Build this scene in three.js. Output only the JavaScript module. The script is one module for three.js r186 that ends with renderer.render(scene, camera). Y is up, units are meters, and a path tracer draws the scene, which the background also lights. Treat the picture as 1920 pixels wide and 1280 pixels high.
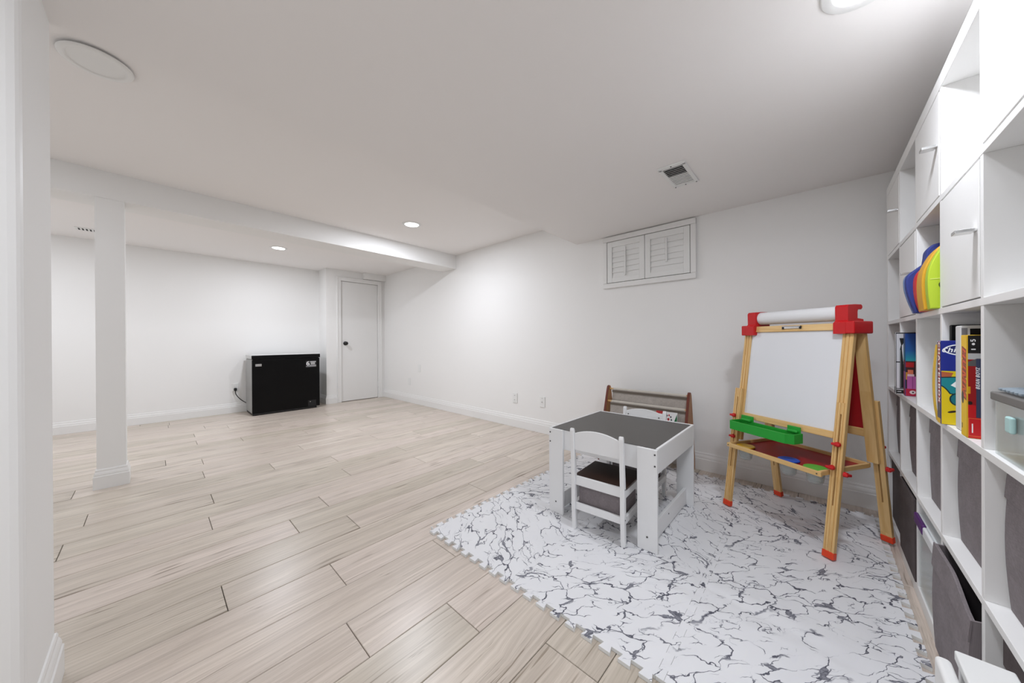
import * as THREE from 'three';
import { RoundedBoxGeometry } from 'three/addons/geometries/RoundedBoxGeometry.js';
import { RectAreaLightUniformsLib } from 'three/addons/lights/RectAreaLightUniformsLib.js';
import { mergeGeometries } from 'three/addons/utils/BufferGeometryUtils.js';

// ------------------------------------------------------------------ camera, light, exposure
const scene = new THREE.Scene();
scene.background = new THREE.Color(0x000000);
const camera = new THREE.PerspectiveCamera(2 * Math.atan(640 / 620.87) * 180 / Math.PI, 1.5, 0.02, 60);
camera.position.set(0, 1, 0);
camera.rotation.order = 'YXZ';
camera.rotation.set(-0.0019, 0.7455, -0.006);
scene.add(camera);
const renderer = new THREE.WebGLRenderer();
renderer.toneMapping = THREE.LinearToneMapping;
renderer.toneMappingExposure = 4.3;
renderer.shadowMap.enabled = true;
RectAreaLightUniformsLib.init();
// downlights of the basement, with added fill lamps out of view among them: x, ceiling height, z, strength, label
const UPPER = 2.19, LOWER = 1.953;
const LAMPS = [
  [0.10, LOWER, -1.29, 55, 'recessed ceiling light closest to the white cube shelf'],
  [-3.03, UPPER, -1.79, 104, 'recessed ceiling light between the dropped ceiling and the beam'],
  [-5.00, UPPER, -1.08, 86, 'recessed ceiling light above the black freezer, beyond the beam'],
  [-0.10, LOWER, 0.05, 44, 'added fill light just above the camera, out of the picture'],  // unseen lamp, added to brighten the near floor and mat
  [-0.40, LOWER, 1.10, 26, 'added unseen fill light near the wall behind the camera'],  // unseen lamp, added as weak fill from behind
  [-2.75, UPPER, 1.05, 34, 'added fill light hidden behind the partition'],  // unseen lamp, added to lift the left floor, column and beam
  [-4.9, UPPER, 1.05, 76, 'recessed ceiling light at the far left end beyond the column'],
];

// ------------------------------------------------------------------ helpers
let seed = 20240611;
const rnd = () => { seed = (seed * 1664525 + 1013904223) >>> 0; return seed / 4294967296; };
const taken = new Map();
function numbered(n) { const k = taken.get(n) || 0; taken.set(n, k + 1); return k ? n + '_' + String(k).padStart(3, '0') : n; }
function shade(o) { o.traverse(m => { if (m.isMesh) { m.castShadow = true; m.receiveShadow = true; } }); return o; }
function obj(name, geo, mat, parent) { const m = new THREE.Mesh(geo, mat); m.name = name; m.castShadow = m.receiveShadow = true; parent.add(m); return m; }
function thing(name, label, category, [x, y, z] = [0, 0, 0], turn = 0, group) {
  const o = new THREE.Group(); o.name = numbered(name); scene.add(o); o.position.set(x, y, z); o.rotation.y = turn;
  o.userData = { label, category }; if (group) o.userData.group = group; return o;
}
function one(name, geo, mat, label, category, group) {
  const m = new THREE.Mesh(geo, mat); m.name = numbered(name); m.castShadow = m.receiveShadow = true; scene.add(m);
  m.userData = { label, category }; if (group) m.userData.group = group; return m;
}
function struct(name, geo, mat, label, parent = scene) {
  const m = new THREE.Mesh(geo, mat); m.name = parent === scene ? numbered(name) : name; m.castShadow = m.receiveShadow = true; parent.add(m);
  if (parent === scene) m.userData = { kind: 'structure', label, category: name.split('_')[0] };
  return m;
}
const bx = (x0, x1, y0, y1, z0, z1) => { const g = new THREE.BoxGeometry(Math.abs(x1 - x0), Math.abs(y1 - y0), Math.abs(z1 - z0)); g.translate((x0 + x1) / 2, (y0 + y1) / 2, (z0 + z1) / 2); return g; };
const rb = (x0, x1, y0, y1, z0, z1, r = 0.002, seg = 2) => {
  const w = Math.abs(x1 - x0), h = Math.abs(y1 - y0), d = Math.abs(z1 - z0);
  const g = new RoundedBoxGeometry(w, h, d, seg, Math.min(r, w / 2.01, h / 2.01, d / 2.01)); g.translate((x0 + x1) / 2, (y0 + y1) / 2, (z0 + z1) / 2); return g;
};
function merge(list) { return mergeGeometries(list.map(g => { const n = g.index ? g.toNonIndexed() : g; for (const k of Object.keys(n.attributes)) if (!['position', 'normal', 'uv'].includes(k)) n.deleteAttribute(k); return n; })); }
// uv in metres by the dominant normal; u runs along the axis `along`
function metreUV(g, along = 'y', du = 0, dv = 0, k = 1) {
  const p = g.attributes.position, n = g.attributes.normal, uv = new Float32Array(p.count * 2);
  for (let i = 0; i < p.count; i++) {
    const P = { x: p.getX(i), y: p.getY(i), z: p.getZ(i) }, N = { x: Math.abs(n.getX(i)), y: Math.abs(n.getY(i)), z: Math.abs(n.getZ(i)) };
    const others = ['x', 'y', 'z'].filter(a => a !== along);
    const drop = N[others[0]] > N[others[1]] ? others[0] : others[1];
    const v = others.find(a => a !== drop);
    uv[2 * i] = P[along] * k + du; uv[2 * i + 1] = P[v] * k + dv + (drop === others[0] ? 0.13 : 0);
  }
  g.setAttribute('uv', new THREE.BufferAttribute(uv, 2)); return g;
}
function loftPrism(A, zA, B, zB) { // two congruent counter-clockwise profiles (x,y)
  const n = A.length, pos = [];
  const tri = (a, b, c) => pos.push(...a, ...b, ...c);
  const a = A.map(p => [p[0], p[1], zA]), b = B.map(p => [p[0], p[1], zB]);
  for (let i = 0; i < n; i++) { const j = (i + 1) % n; tri(a[i], b[j], b[i]); tri(a[i], a[j], b[j]); }
  const f = THREE.ShapeUtils.triangulateShape(A.map(p => new THREE.Vector2(...p)), []);
  for (const [i, j, k] of f) { tri(a[i], a[k], a[j]); tri(b[i], b[j], b[k]); }
  const g = new THREE.BufferGeometry(); g.setAttribute('position', new THREE.Float32BufferAttribute(pos, 3));
  g.setAttribute('uv', new THREE.Float32BufferAttribute(new Float32Array(pos.length / 3 * 2), 2)); g.computeVertexNormals(); return g;
}
function extrudeXY(pts, z0, z1, bevel = 0) {
  const s = new THREE.Shape(pts.map(p => new THREE.Vector2(...p)));
  const g = new THREE.ExtrudeGeometry(s, { depth: z1 - z0 - 2 * bevel, bevelEnabled: bevel > 0, bevelSize: bevel, bevelThickness: bevel, bevelOffset: -bevel, bevelSegments: 2, curveSegments: 12 });
  g.translate(0, 0, z0 + bevel); return g;
}
const cyl = (r0, r1, h, seg = 24) => new THREE.CylinderGeometry(r0, r1, h, seg);

// ------------------------------------------------------------------ noise and textures
const PERM = new Uint8Array(512); { const p = [...Array(256).keys()]; for (let i = 255; i > 0; i--) { const j = Math.floor(rnd() * (i + 1)); [p[i], p[j]] = [p[j], p[i]]; } for (let i = 0; i < 512; i++) PERM[i] = p[i & 255]; }
const GX = new Float32Array(256), GY = new Float32Array(256); for (let i = 0; i < 256; i++) { const a = rnd() * Math.PI * 2; GX[i] = Math.cos(a); GY[i] = Math.sin(a); }
function noise(x, y) {
  const xi = Math.floor(x), yi = Math.floor(y), fx = x - xi, fy = y - yi, X = xi & 255, Y = yi & 255;
  const u = fx * fx * fx * (fx * (fx * 6 - 15) + 10), v = fy * fy * fy * (fy * (fy * 6 - 15) + 10);
  const a = PERM[PERM[X] + Y], b = PERM[PERM[X + 1] + Y], c = PERM[PERM[X] + Y + 1], d = PERM[PERM[X + 1] + Y + 1];
  const n0 = GX[a] * fx + GY[a] * fy, n1 = GX[b] * (fx - 1) + GY[b] * fy, n2 = GX[c] * fx + GY[c] * (fy - 1), n3 = GX[d] * (fx - 1) + GY[d] * (fy - 1);
  return 1.5 * ((n0 + u * (n1 - n0)) + v * ((n2 + u * (n3 - n2)) - (n0 + u * (n1 - n0))));
}
const fbm = (x, y, o = 3) => { let s = 0, a = 1; for (let i = 0; i < o; i++) { s += a * noise(x, y); x = x * 2.03 + 17.1; y = y * 2.03 - 9.7; a *= 0.5; } return s; };
const clamp = (v, a = 0, b = 1) => Math.max(a, Math.min(b, v));
const sstep = (a, b, v) => { const t = clamp((v - a) / (b - a)); return t * t * (3 - 2 * t); };
function dataTex(w, h, fn, srgb = true) {
  const d = new Uint8Array(w * h * 4);
  for (let j = 0; j < h; j++) for (let i = 0; i < w; i++) { const c = fn(i / w, j / h); const k = 4 * (j * w + i); d[k] = clamp(c[0], 0, 255); d[k + 1] = clamp(c[1], 0, 255); d[k + 2] = clamp(c[2], 0, 255); d[k + 3] = 255; }
  const t = new THREE.DataTexture(d, w, h); t.magFilter = THREE.LinearFilter; t.minFilter = THREE.LinearMipmapLinearFilter; t.generateMipmaps = true;
  if (srgb) t.colorSpace = THREE.SRGBColorSpace; t.wrapS = t.wrapT = THREE.RepeatWrapping; t.needsUpdate = true; return t;
}
function canvasTex(w, h, draw) {
  const c = document.createElement('canvas'); c.width = w; c.height = h; draw(c.getContext('2d'), w, h);
  const t = new THREE.CanvasTexture(c); t.colorSpace = THREE.SRGBColorSpace; t.magFilter = THREE.LinearFilter; return t;
}
const std = (color, roughness = 0.6, more = {}) => new THREE.MeshStandardMaterial({ color, roughness, metalness: 0, ...more });

// painted drywall: faint roller texture
const rollerBump = dataTex(256, 256, (u, v) => { const n = 128 + 60 * noise(u * 64, v * 64) + 40 * noise(u * 128, v * 128); return [n, n, n]; }, false);
rollerBump.repeat.set(1, 1);
const M = {
  wall: std(0xf5f4f2, 0.72), ceiling: std(0xf9f6f4, 0.85), trim: std(0xf1f0ee, 0.35), doorWhite: std(0xeeedeb, 0.42),
  melamine: std(0xf2f1ef, 0.42), whitePaint: std(0xeeeeee, 0.38), black: std(0x070708, 0.22), blackMatte: std(0x101011, 0.6),
  dark: std(0x1a1918, 0.8), steel: new THREE.MeshStandardMaterial({ color: 0xc9c9c8, roughness: 0.3, metalness: 0.85 }),
  chrome: new THREE.MeshStandardMaterial({ color: 0xd8d8d8, roughness: 0.22, metalness: 0.9 }),
  plastic: std(0xf0f0ee, 0.4), enamel: new THREE.MeshPhysicalMaterial({ color: 0x060607, roughness: 0.34, specularIntensity: 0.35 }), slot: std(0x4a4846, 0.7),
};

// laminate plank prints: pale greige oak with long streaks and a few cathedral figures
function plankTexture(k) {
  const ox = k * 37.3, oy = k * 11.9, tone = [0, 3, -5, 5, -3, 1, -7, 4][k], pink = [0.6, 0.2, -0.2, 0.9, 0.1, 0.7, -0.4, 0.3][k];
  const cath = k % 3 === 1, cx = 0.35 + 0.3 * ((k * 7) % 5) / 5;
  return dataTex(2048, 288, (u, v) => {
    const x = u * 1.31, y = v * 0.1905; // metres
    const wob = 0.012 * noise(x * 1.7 + ox, y * 6 + oy) + 0.004 * noise(x * 6 + ox, y * 14);
    let yy = y + wob;
    if (cath) { const dx = (u - cx) * 5.2, dy = (v - 0.52) * 2.1; yy = y + wob * 0.6 + 0.035 * Math.exp(-dy * dy * 2.5) * Math.max(0, 1 - dx * dx * 0.35) * (1 + 0.3 * dx); }
    const broad = fbm(x * 0.9 + ox, yy * 16 + oy, 3);
    const streak = fbm(x * 1.6 + ox + 50, yy * 75 + oy, 3);
    const fine = fbm(x * 9 + ox, yy * 420 + oy + 31, 2);
    const dash = sstep(0.28, 0.62, noise(x * 5.5 + ox + 9, yy * 130 + oy)) * sstep(-0.1, 0.5, noise(x * 1.3 + ox, yy * 22 + 77));
    const vein = sstep(0.07, 0.0, Math.abs(streak)) * sstep(0.0, 0.5, noise(x * 2 + ox + 5, yy * 30 + oy + 13));
    const l = 11 * broad + 11 * streak + 8 * fine - 44 * dash - 30 * vein + tone;
    const w = 0.5 + 0.5 * broad;
    return [204 + l + 1.0 * pink, 192.5 + l * 1.03 - 1.2 * pink - 0.8 * w, 180 + l * 1.08 + 0.8 * pink - 3 * w];
  });
}
const plankMats = [];
for (let k = 0; k < 8; k++) { const t = plankTexture(k); plankMats.push(new THREE.MeshStandardMaterial({ map: t, roughness: 0.31, bumpMap: t, bumpScale: 0.00016 })); }

// foam mat print: white with broken charcoal veins, stretched along the diagonal
function marbleTexture(k) {
  const ox = 13.7 * k + 3.3, oy = 29.1 * k + 8.6;
  // distance to the nearest edge of a jittered cell pattern, in cells
  const hx = (i, j) => PERM[(PERM[(i + 512) & 255] + j + 512) & 255] / 255, hy = (i, j) => PERM[(PERM[(j + 77) & 255] + i + 512 + 31) & 255] / 255;
  function cellEdge(x, y) {
    const xi = Math.floor(x), yi = Math.floor(y); let d1 = 9, cx = 0, cy = 0;
    for (let j = -1; j <= 1; j++) for (let i = -1; i <= 1; i++) { const px = xi + i + hx(xi + i, yi + j), py = yi + j + hy(xi + i, yi + j), d = (px - x) ** 2 + (py - y) ** 2; if (d < d1) { d1 = d; cx = px; cy = py; } }
    let e = 9;
    for (let j = -2; j <= 2; j++) for (let i = -2; i <= 2; i++) { const px = xi + i + hx(xi + i, yi + j), py = yi + j + hy(xi + i, yi + j), qx = px - cx, qy = py - cy, l = Math.hypot(qx, qy); if (l < 1e-4) continue; e = Math.min(e, ((cx + px) / 2 - x) * qx / l + ((cy + py) / 2 - y) * qy / l); }
    return e;
  }
  return dataTex(1024, 1024, (u, v) => {
    const a = (u + v) * 0.7071, b = (u - v) * 0.7071;
    const wx = 0.045 * fbm(a * 7 + ox, b * 11 + oy, 4), wy = 0.030 * fbm(a * 8 + ox + 40, b * 12 + oy, 4);
    const A = a + wx + 0.07 * noise(a * 2.5 + ox, b * 4), B = b + wy + 0.06 * noise(a * 2 + 7, b * 3 + oy);
    const e1 = cellEdge(A * 4.2 + ox, B * 9.5 + oy), e2 = cellEdge(A * 8 + ox + 50, B * 19 + oy + 20);
    const n3 = fbm(A * 2.6 + ox + 31, B * 13 + oy + 57, 2);
    const m1 = noise(a * 5 + ox + 21, b * 9 + oy + 3), m2 = noise(a * 7 + ox + 61, b * 11 + oy + 33), m3 = noise(a * 3 + ox + 11, b * 6 + oy + 73), m0 = noise(a * 2.2 + ox + 5, b * 3.5 + oy + 44);
    const k1 = sstep(-0.30, 0.25, m1 + 0.35 * m0), k2 = sstep(0.02, 0.40, m2 + 0.3 * m0), k3 = sstep(0.05, 0.5, m3), fat = sstep(0.1, 0.6, m2 + 0.4 * m1);
    const w1 = 0.011 + 0.017 * k1 + 0.060 * fat * fat, w2 = 0.016 + 0.028 * k2;
    const v1 = sstep(w1, w1 * 0.6, e1) * sstep(0.03, 0.45, k1) * (1 - 0.34 * sstep(0.03, 0.07, w1) * sstep(w1 * 0.7, w1 * 0.3, e1));
    const v2 = sstep(w2, w2 * 0.5, e2) * k2 * 0.85, v3 = sstep(0.022, 0.008, Math.abs(n3)) * k3 * 0.55;
    const fill = sstep(0.50, 0.62, noise(A * 4 + ox + 15, B * 10 + oy + 27)) * sstep(0.12, 0.04, e1) * 0.55;
    const grain = 0.86 + 0.14 * noise(u * 110, v * 110);
    const d = clamp(Math.max(v1, v2, v3, fill) * grain);
    const soft = 4 * fbm(a * 4 + ox, b * 6 + oy, 2);
    return [234 + soft * 0.6 - d * 172, 234 + soft * 0.6 - d * 171, 236 + soft * 0.5 - d * 160];
  });
}
const marbleMats = [0, 1, 2].map(k => new THREE.MeshStandardMaterial({ map: marbleTexture(k), roughness: 0.62 }));
const foamSide = std(0xe6e6e4, 0.8);

// pine for the easel, darker beech for the book rack
const pineTex = dataTex(1024, 256, (u, v) => {
  const x = u * 1.0, y = v * 0.25, yy = y + 0.004 * noise(x * 3, y * 20);
  const ring = Math.sin((yy * 260 + 2.5 * fbm(x * 1.2, yy * 25, 2)) * 2.2), f = fbm(x * 8, yy * 500, 2), b = fbm(x * 1, yy * 30 + 4, 2);
  const l = 13 * Math.max(0, ring) * (0.6 + 0.6 * b) - 6 * f - 8 * b;
  return [226 - l * 0.9, 187 - l * 1.25, 126 - l * 1.55];
});
const pine = new THREE.MeshStandardMaterial({ map: pineTex, roughness: 0.42 });
const beechTex = dataTex(512, 128, (u, v) => { const l = 14 * fbm(u * 3, v * 40, 3) + 6 * noise(u * 30, v * 200); return [176 + l, 118 + l * 0.9, 62 + l * 0.7]; });
const beech = new THREE.MeshStandardMaterial({ map: beechTex, roughness: 0.45 });
const mahogany = std(0x6a2a16, 0.4);
// woven cloths
function weave(r, g, b, amp, f) { return dataTex(512, 512, (u, v) => { const l = amp * (noise(u * f, v * f * 0.12) + noise(u * f * 0.12 + 9, v * f) + 0.7 * fbm(u * 5, v * 5, 2)); return [r + l, g + l, b + l]; }); }
const binTex = weave(128, 120, 122, 9, 190), binMat = new THREE.MeshStandardMaterial({ map: binTex, roughness: 0.95 });
const binDarkTex = weave(84, 75, 75, 7, 190), binDark = new THREE.MeshStandardMaterial({ map: binDarkTex, roughness: 0.95 });
const linenTex = weave(176, 168, 160, 10, 150), linen = new THREE.MeshStandardMaterial({ map: linenTex, roughness: 0.95 });

// ------------------------------------------------------------------ the room shell
const ZW = -2.86, XB = -6.125, XD = -5.80, ZN = 1.6, XR = 0.68, H = 2.19;
{ // floor: laminate planks running away from the camera
  const floor = new THREE.Group(); floor.name = 'floor'; floor.userData = { kind: 'structure', label: 'pale greige wood laminate plank floor', category: 'floor' }; scene.add(floor);
  obj('subfloor', bx(XB - 0.15, XR + 0.12, -0.12, -0.006, ZW - 0.14, ZN + 0.12), std(0x2a2623, 0.9), floor);
  const W = 0.1905, L = 1.31, known = { 0: -.756, 1: -.461, 2: -.948, 3: -.534, 4: -.184, 5: -.75, 6: -.515, 7: -.72, 8: -.21, 9: -1.0, 10: -.252, 11: -1.045, 12: -.644, 13: -.254, 14: -.945, 15: -.276, 16: -.064, 17: -1.142, 18: -.617, 20: -1.04 };
  const gap = 0.0012, cham = 0.0016, cache = new Map();
  function plankGeo(len, u0) { // chamfered board, top at y 0, length along z; u0 = where the print starts
    const key = len.toFixed(3) + '/' + u0.toFixed(3); if (cache.has(key)) return cache.get(key);
    const a = W / 2 - gap, b = len / 2 - gap, c = cham, y1 = 0, y0 = -0.008;
    const P = [[-a, y0, -b], [a, y0, -b], [a, y0, b], [-a, y0, b], [-a, y1 - c, -b], [a, y1 - c, -b], [a, y1 - c, b], [-a, y1 - c, b], [-a + c, y1, -b + c], [a - c, y1, -b + c], [a - c, y1, b - c], [-a + c, y1, b - c]];
    const Q = [[8, 11, 10, 9], [4, 8, 9, 5], [5, 9, 10, 6], [6, 10, 11, 7], [7, 11, 8, 4], [0, 4, 5, 1], [1, 5, 6, 2], [2, 6, 7, 3], [3, 7, 4, 0]];
    const pos = [], uv = [];
    for (const q of Q) for (const i of [q[0], q[1], q[2], q[0], q[2], q[3]]) { pos.push(...P[i]); uv.push(u0 + (P[i][2] + len / 2) / L, P[i][0] / W + 0.5); }
    const g = new THREE.BufferGeometry(); g.setAttribute('position', new THREE.Float32BufferAttribute(pos, 3)); g.setAttribute('uv', new THREE.Float32BufferAttribute(uv, 2)); g.computeVertexNormals(); cache.set(key, g); return g;
  }
  for (let k = -8; k <= 27; k++) {
    const xc = -0.857 - W * (k + 0.5); let z = known[k] !== undefined ? known[k] : -1.31 * rnd();
    while (z > ZW) z -= L;
    for (; z < ZN; z += L) {
      const z0 = Math.max(z, ZW), z1 = Math.min(z + L, ZN); if (z1 - z0 < 0.02) continue;
      const len = z1 - z0, u0 = (z0 - z) / L;
      const p = obj('plank', plankGeo(len, Math.round(u0 * 20) / 20), plankMats[Math.floor(rnd() * 8)], floor);
      p.position.set(xc, 0, (z0 + z1) / 2);
    }
  }
}
struct('wall_back', bx(XB - 0.15, XR + 0.12, -0.1, H + 0.15, ZW - 0.14, ZW), M.wall, 'white painted long wall with the shuttered window');
struct('wall_left', bx(XB - 0.15, XB, -0.1, H + 0.15, -1.885, ZN + 0.12), M.wall, 'white painted wall behind the black freezer');
struct('wall_right', bx(XR, XR + 0.12, -0.1, H + 0.15, ZW, ZN + 0.12), M.wall, 'white painted wall behind the cube shelf');
struct('wall_front', bx(XB - 0.15, XR + 0.12, -0.1, H + 0.15, ZN, ZN + 0.12), M.wall, 'white painted wall behind the camera');
const DZ0 = -2.735, DZ1 = -2.108, DY = 2.012; // the door opening
struct('wall_door', merge([bx(XB - 0.15, XD, -0.1, H + 0.1, DZ1, -1.885), bx(XB - 0.15, XD, -0.1, H + 0.1, ZW, DZ0), bx(XB - 0.15, XD, DY, H + 0.1, DZ0, DZ1), bx(XB - 0.15, XD - 0.12, -0.1, DY, DZ0, DZ1)]), M.wall, 'white wall stub around the closet door');
struct('wall_bulkhead', bx(XD - 0.02, XD + 0.07, 2.085, H + 0.05, ZW, -2.475), M.wall, 'small white boxed bulkhead above the door corner');
struct('ceiling', bx(XB - 0.15, -2.0, H, H + 0.12, ZW - 0.14, ZN + 0.12), M.ceiling, 'raised white ceiling over the open floor');
{
  const P = s => [[-2.165 + s, 2.30], [-2.165 + s, H - 0.004], [-1.757 + s, LOWER], [0.80, LOWER], [0.80, 2.30]];
  struct('ceiling_soffit', loftPrism(P(0.102), ZN + 0.1, P(-0.003), ZW - 0.12).scale(1, 1, 1), M.ceiling, 'dropped white ceiling over the play corner with sloped edge');
  const B = (f, b) => [[b, 2.004], [f, 2.004], [f, 2.26], [b, 2.26]];
  struct('beam', loftPrism(B(-3.587, -3.83), ZN + 0.1, B(-3.689, -3.989), ZW - 0.1), M.wall, 'white boxed ceiling beam carried by the square column');
}
struct('column', bx(-3.755, -3.625, 0, 2.01, 0.135, 0.268), M.wall, 'square white column standing free under the beam');
{ // partition end at the left edge of the picture
  struct('wall_partition', merge([bx(-1.675, -1.29, -0.05, LOWER + 0.02, 0.205, ZN), bx(-1.29, -1.245, -0.05, LOWER + 0.02, 0.27, ZN)]), M.wall, 'white partition wall end at the left edge');
  const c = extrudeXY([[-1.29, -0.31], [-1.29, -0.205], [-1.286, -0.196], [-1.279, -0.192], [-1.272, -0.195], [-1.268, -0.2], [-1.262, -0.194], [-1.254, -0.192], [-1.247, -0.196], [-1.243, -0.206], [-1.243, -0.31]], 0, LOWER - 0.002);
  c.rotateX(-Math.PI / 2);
  struct('trim_1', c, M.trim, 'rounded white casing on the edge of the partition');
}
// baseboards
const BASE = [[0, 0], [0.016, 0], [0.016, 0.086], [0.0125, 0.090], [0.0125, 0.1], [0.010, 0.110], [0.0065, 0.118], [0.0065, 0.127], [0.004, 0.134], [0, 0.135]];
function baseRun(x0, z0, x1, z1, nx, nz, m0 = 0, m1 = 0) { // along a wall foot, n points into the room
  const L = Math.hypot(x1 - x0, z1 - z0), s = new THREE.Shape(BASE.map(p => new THREE.Vector2(p[0], p[1])));
  const g = new THREE.ExtrudeGeometry(s, { depth: L, bevelEnabled: false });
  const ex = new THREE.Vector3(nx, 0, nz), ey = new THREE.Vector3(0, 1, 0), ez = new THREE.Vector3().crossVectors(ex, ey);
  const m = new THREE.Matrix4().makeBasis(ex, ey, ez); const d = new THREE.Vector3(x1 - x0, 0, z1 - z0).normalize();
  const fw = d.dot(ez) > 0, st = fw ? [x0, z0] : [x1, z1], ma = fw ? m0 : m1, mb = fw ? m1 : m0, P = g.attributes.position;
  for (let i = 0; i < P.count; i++) { const n = P.getX(i), z = P.getZ(i); P.setZ(i, z < L / 2 ? z - ma * n : z + mb * n); } // mitred ends: 1 round an outer corner, -1 in an inner one
  m.setPosition(st[0], 0.0005, st[1]); g.applyMatrix4(m); return g;
}
struct('baseboard_back', baseRun(XD, ZW, XR, ZW, 0, 1, -1, -1), M.trim, 'white profiled baseboard along the window wall');
struct('baseboard_left', merge([baseRun(XB, -1.885, XB, ZN, 1, 0, -1, -1), baseRun(XB, -1.885, XD, -1.885, 0, 1, -1, 1)]), M.trim, 'white profiled baseboard behind the freezer');
struct('baseboard_door', merge([baseRun(XD, -1.885, XD, -2.043, 1, 0, 1, 0), baseRun(XD, -2.80, XD, ZW, 1, 0, 0, -1)]), M.trim, 'short white baseboards beside the closet door');
struct('baseboard_column', merge([baseRun(-3.625, 0.135, -3.625, 0.268, 1, 0, 1, 1), baseRun(-3.755, 0.135, -3.625, 0.135, 0, -1, 1, 1), baseRun(-3.755, 0.268, -3.625, 0.268, 0, 1, 1, 1), baseRun(-3.755, 0.135, -3.755, 0.268, -1, 0, 1, 1)]), M.trim, 'white profiled baseboard wrapped around the column foot');
struct('baseboard_partition', merge([baseRun(-1.675, 0.205, -1.29, 0.205, 0, -1, 1, 0), baseRun(-1.675, 0.205, -1.675, ZN, -1, 0, 1, 0)]), M.trim, 'white profiled baseboard on the partition end');
struct('baseboard_right', baseRun(XR, -0.9, XR, ZN, -1, 0), M.trim, 'white baseboard on the shelf wall');
{ // closet door
  const d = new THREE.Group(); d.name = 'door_1'; d.userData = { kind: 'structure', label: 'plain white closet door with round black knob', category: 'door' }; scene.add(d);
  obj('door_leaf', rb(XD - 0.045, XD - 0.008, 0.008, DY - 0.004, DZ0 + 0.004, DZ1 - 0.004, 0.002), M.doorWhite, d);
  for (const g of [rb(XD, XD + 0.016, 0.001, DY + 0.062, DZ1, DZ1 + 0.060, 0.004), rb(XD, XD + 0.016, 0.001, DY + 0.062, DZ0 - 0.060, DZ0, 0.004), rb(XD, XD + 0.016, DY, DY + 0.062, DZ0, DZ1, 0.004)]) obj('casing', g, M.trim, d);
  for (const g of [rb(XD, XD + 0.022, 0.001, DY + 0.066, DZ1 + 0.048, DZ1 + 0.064, 0.004), rb(XD, XD + 0.022, 0.001, DY + 0.066, DZ0 - 0.064, DZ0 - 0.048, 0.004), rb(XD, XD + 0.022, DY + 0.050, DY + 0.066, DZ0 - 0.05, DZ1 + 0.05, 0.004)]) obj('casing_bead', g, M.trim, d);
  const lathe = new THREE.LatheGeometry([[0, 0], [0.032, 0], [0.032, 0.006], [0.014, 0.010], [0.012, 0.028], [0.026, 0.038], [0.029, 0.050], [0.024, 0.060], [0, 0.063]].map(p => new THREE.Vector2(...p)), 28);
  lathe.rotateZ(-Math.PI / 2); lathe.translate(XD - 0.008, 0.975, DZ1 - 0.07); obj('door_knob', lathe, M.black, d);
  for (const y of [0.25, 1.78]) { const h = cyl(0.006, 0.006, 0.09, 10); h.translate(XD + 0.001, y, DZ0 + 0.003); obj('hinge', h, M.plastic, d); }
}
{ // shuttered basement window
  const w = new THREE.Group(); w.name = 'window_1'; w.userData = { kind: 'structure', label: 'small white window with two plantation shutter panels', category: 'window' }; scene.add(w);
  const x0 = -1.466, x1 = -0.687, y0 = 1.476, y1 = 1.945, zf = ZW;
  for (const [a, b, c, d] of [[x0, x1, y0, y0 + 0.045], [x0, x1, y1 - 0.045, y1], [x0, x0 + 0.04, y0 + 0.045, y1 - 0.045], [x1 - 0.04, x1, y0 + 0.045, y1 - 0.045]]) obj('casing', rb(a, b, c, d, zf, zf + 0.022, 0.006, 3), M.trim, w);
  obj('recess', bx(x0 + 0.03, x1 - 0.03, y0 + 0.03, y1 - 0.03, zf, zf + 0.002), M.slot, w);
  const P = [[x0 + 0.044, (x0 + x1) / 2 - 0.006], [(x0 + x1) / 2 - 0.002, x1 - 0.044]];
  P.forEach(([a, b], pi) => {
    const py0 = y0 + 0.049, py1 = y1 - 0.049, st = 0.045;
    const pn = obj('shutter_panel', merge([rb(a, a + st, py0, py1, zf + 0.003, zf + 0.018, 0.002), rb(b - st, b, py0, py1, zf + 0.003, zf + 0.018, 0.002), rb(a + st, b - st, py0, py0 + 0.042, zf + 0.003, zf + 0.018, 0.002), rb(a + st, b - st, py1 - 0.05, py1, zf + 0.003, zf + 0.018, 0.002)]), M.plastic, w);
    const s0 = py0 + 0.042, s1 = py1 - 0.05, n = 6, h = (s1 - s0) / n;
    for (let i = 0; i < n; i++) { const g = rb(a + st + 0.001, b - st - 0.001, -h * 0.54, h * 0.54, -0.0025, 0.0025, 0.002); g.rotateX(-0.16); g.translate(0, s0 + h * (i + 0.5), zf + 0.0085); obj('louvre', g, M.plastic, pn); }
    obj('tilt_rod', rb((a + b) / 2 - 0.008, (a + b) / 2 + 0.006, s0 + 0.01 + (pi ? 0.06 : 0), s1 - 0.012, zf + 0.0145, zf + 0.024, 0.003), M.plastic, pn);
  });
}
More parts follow.
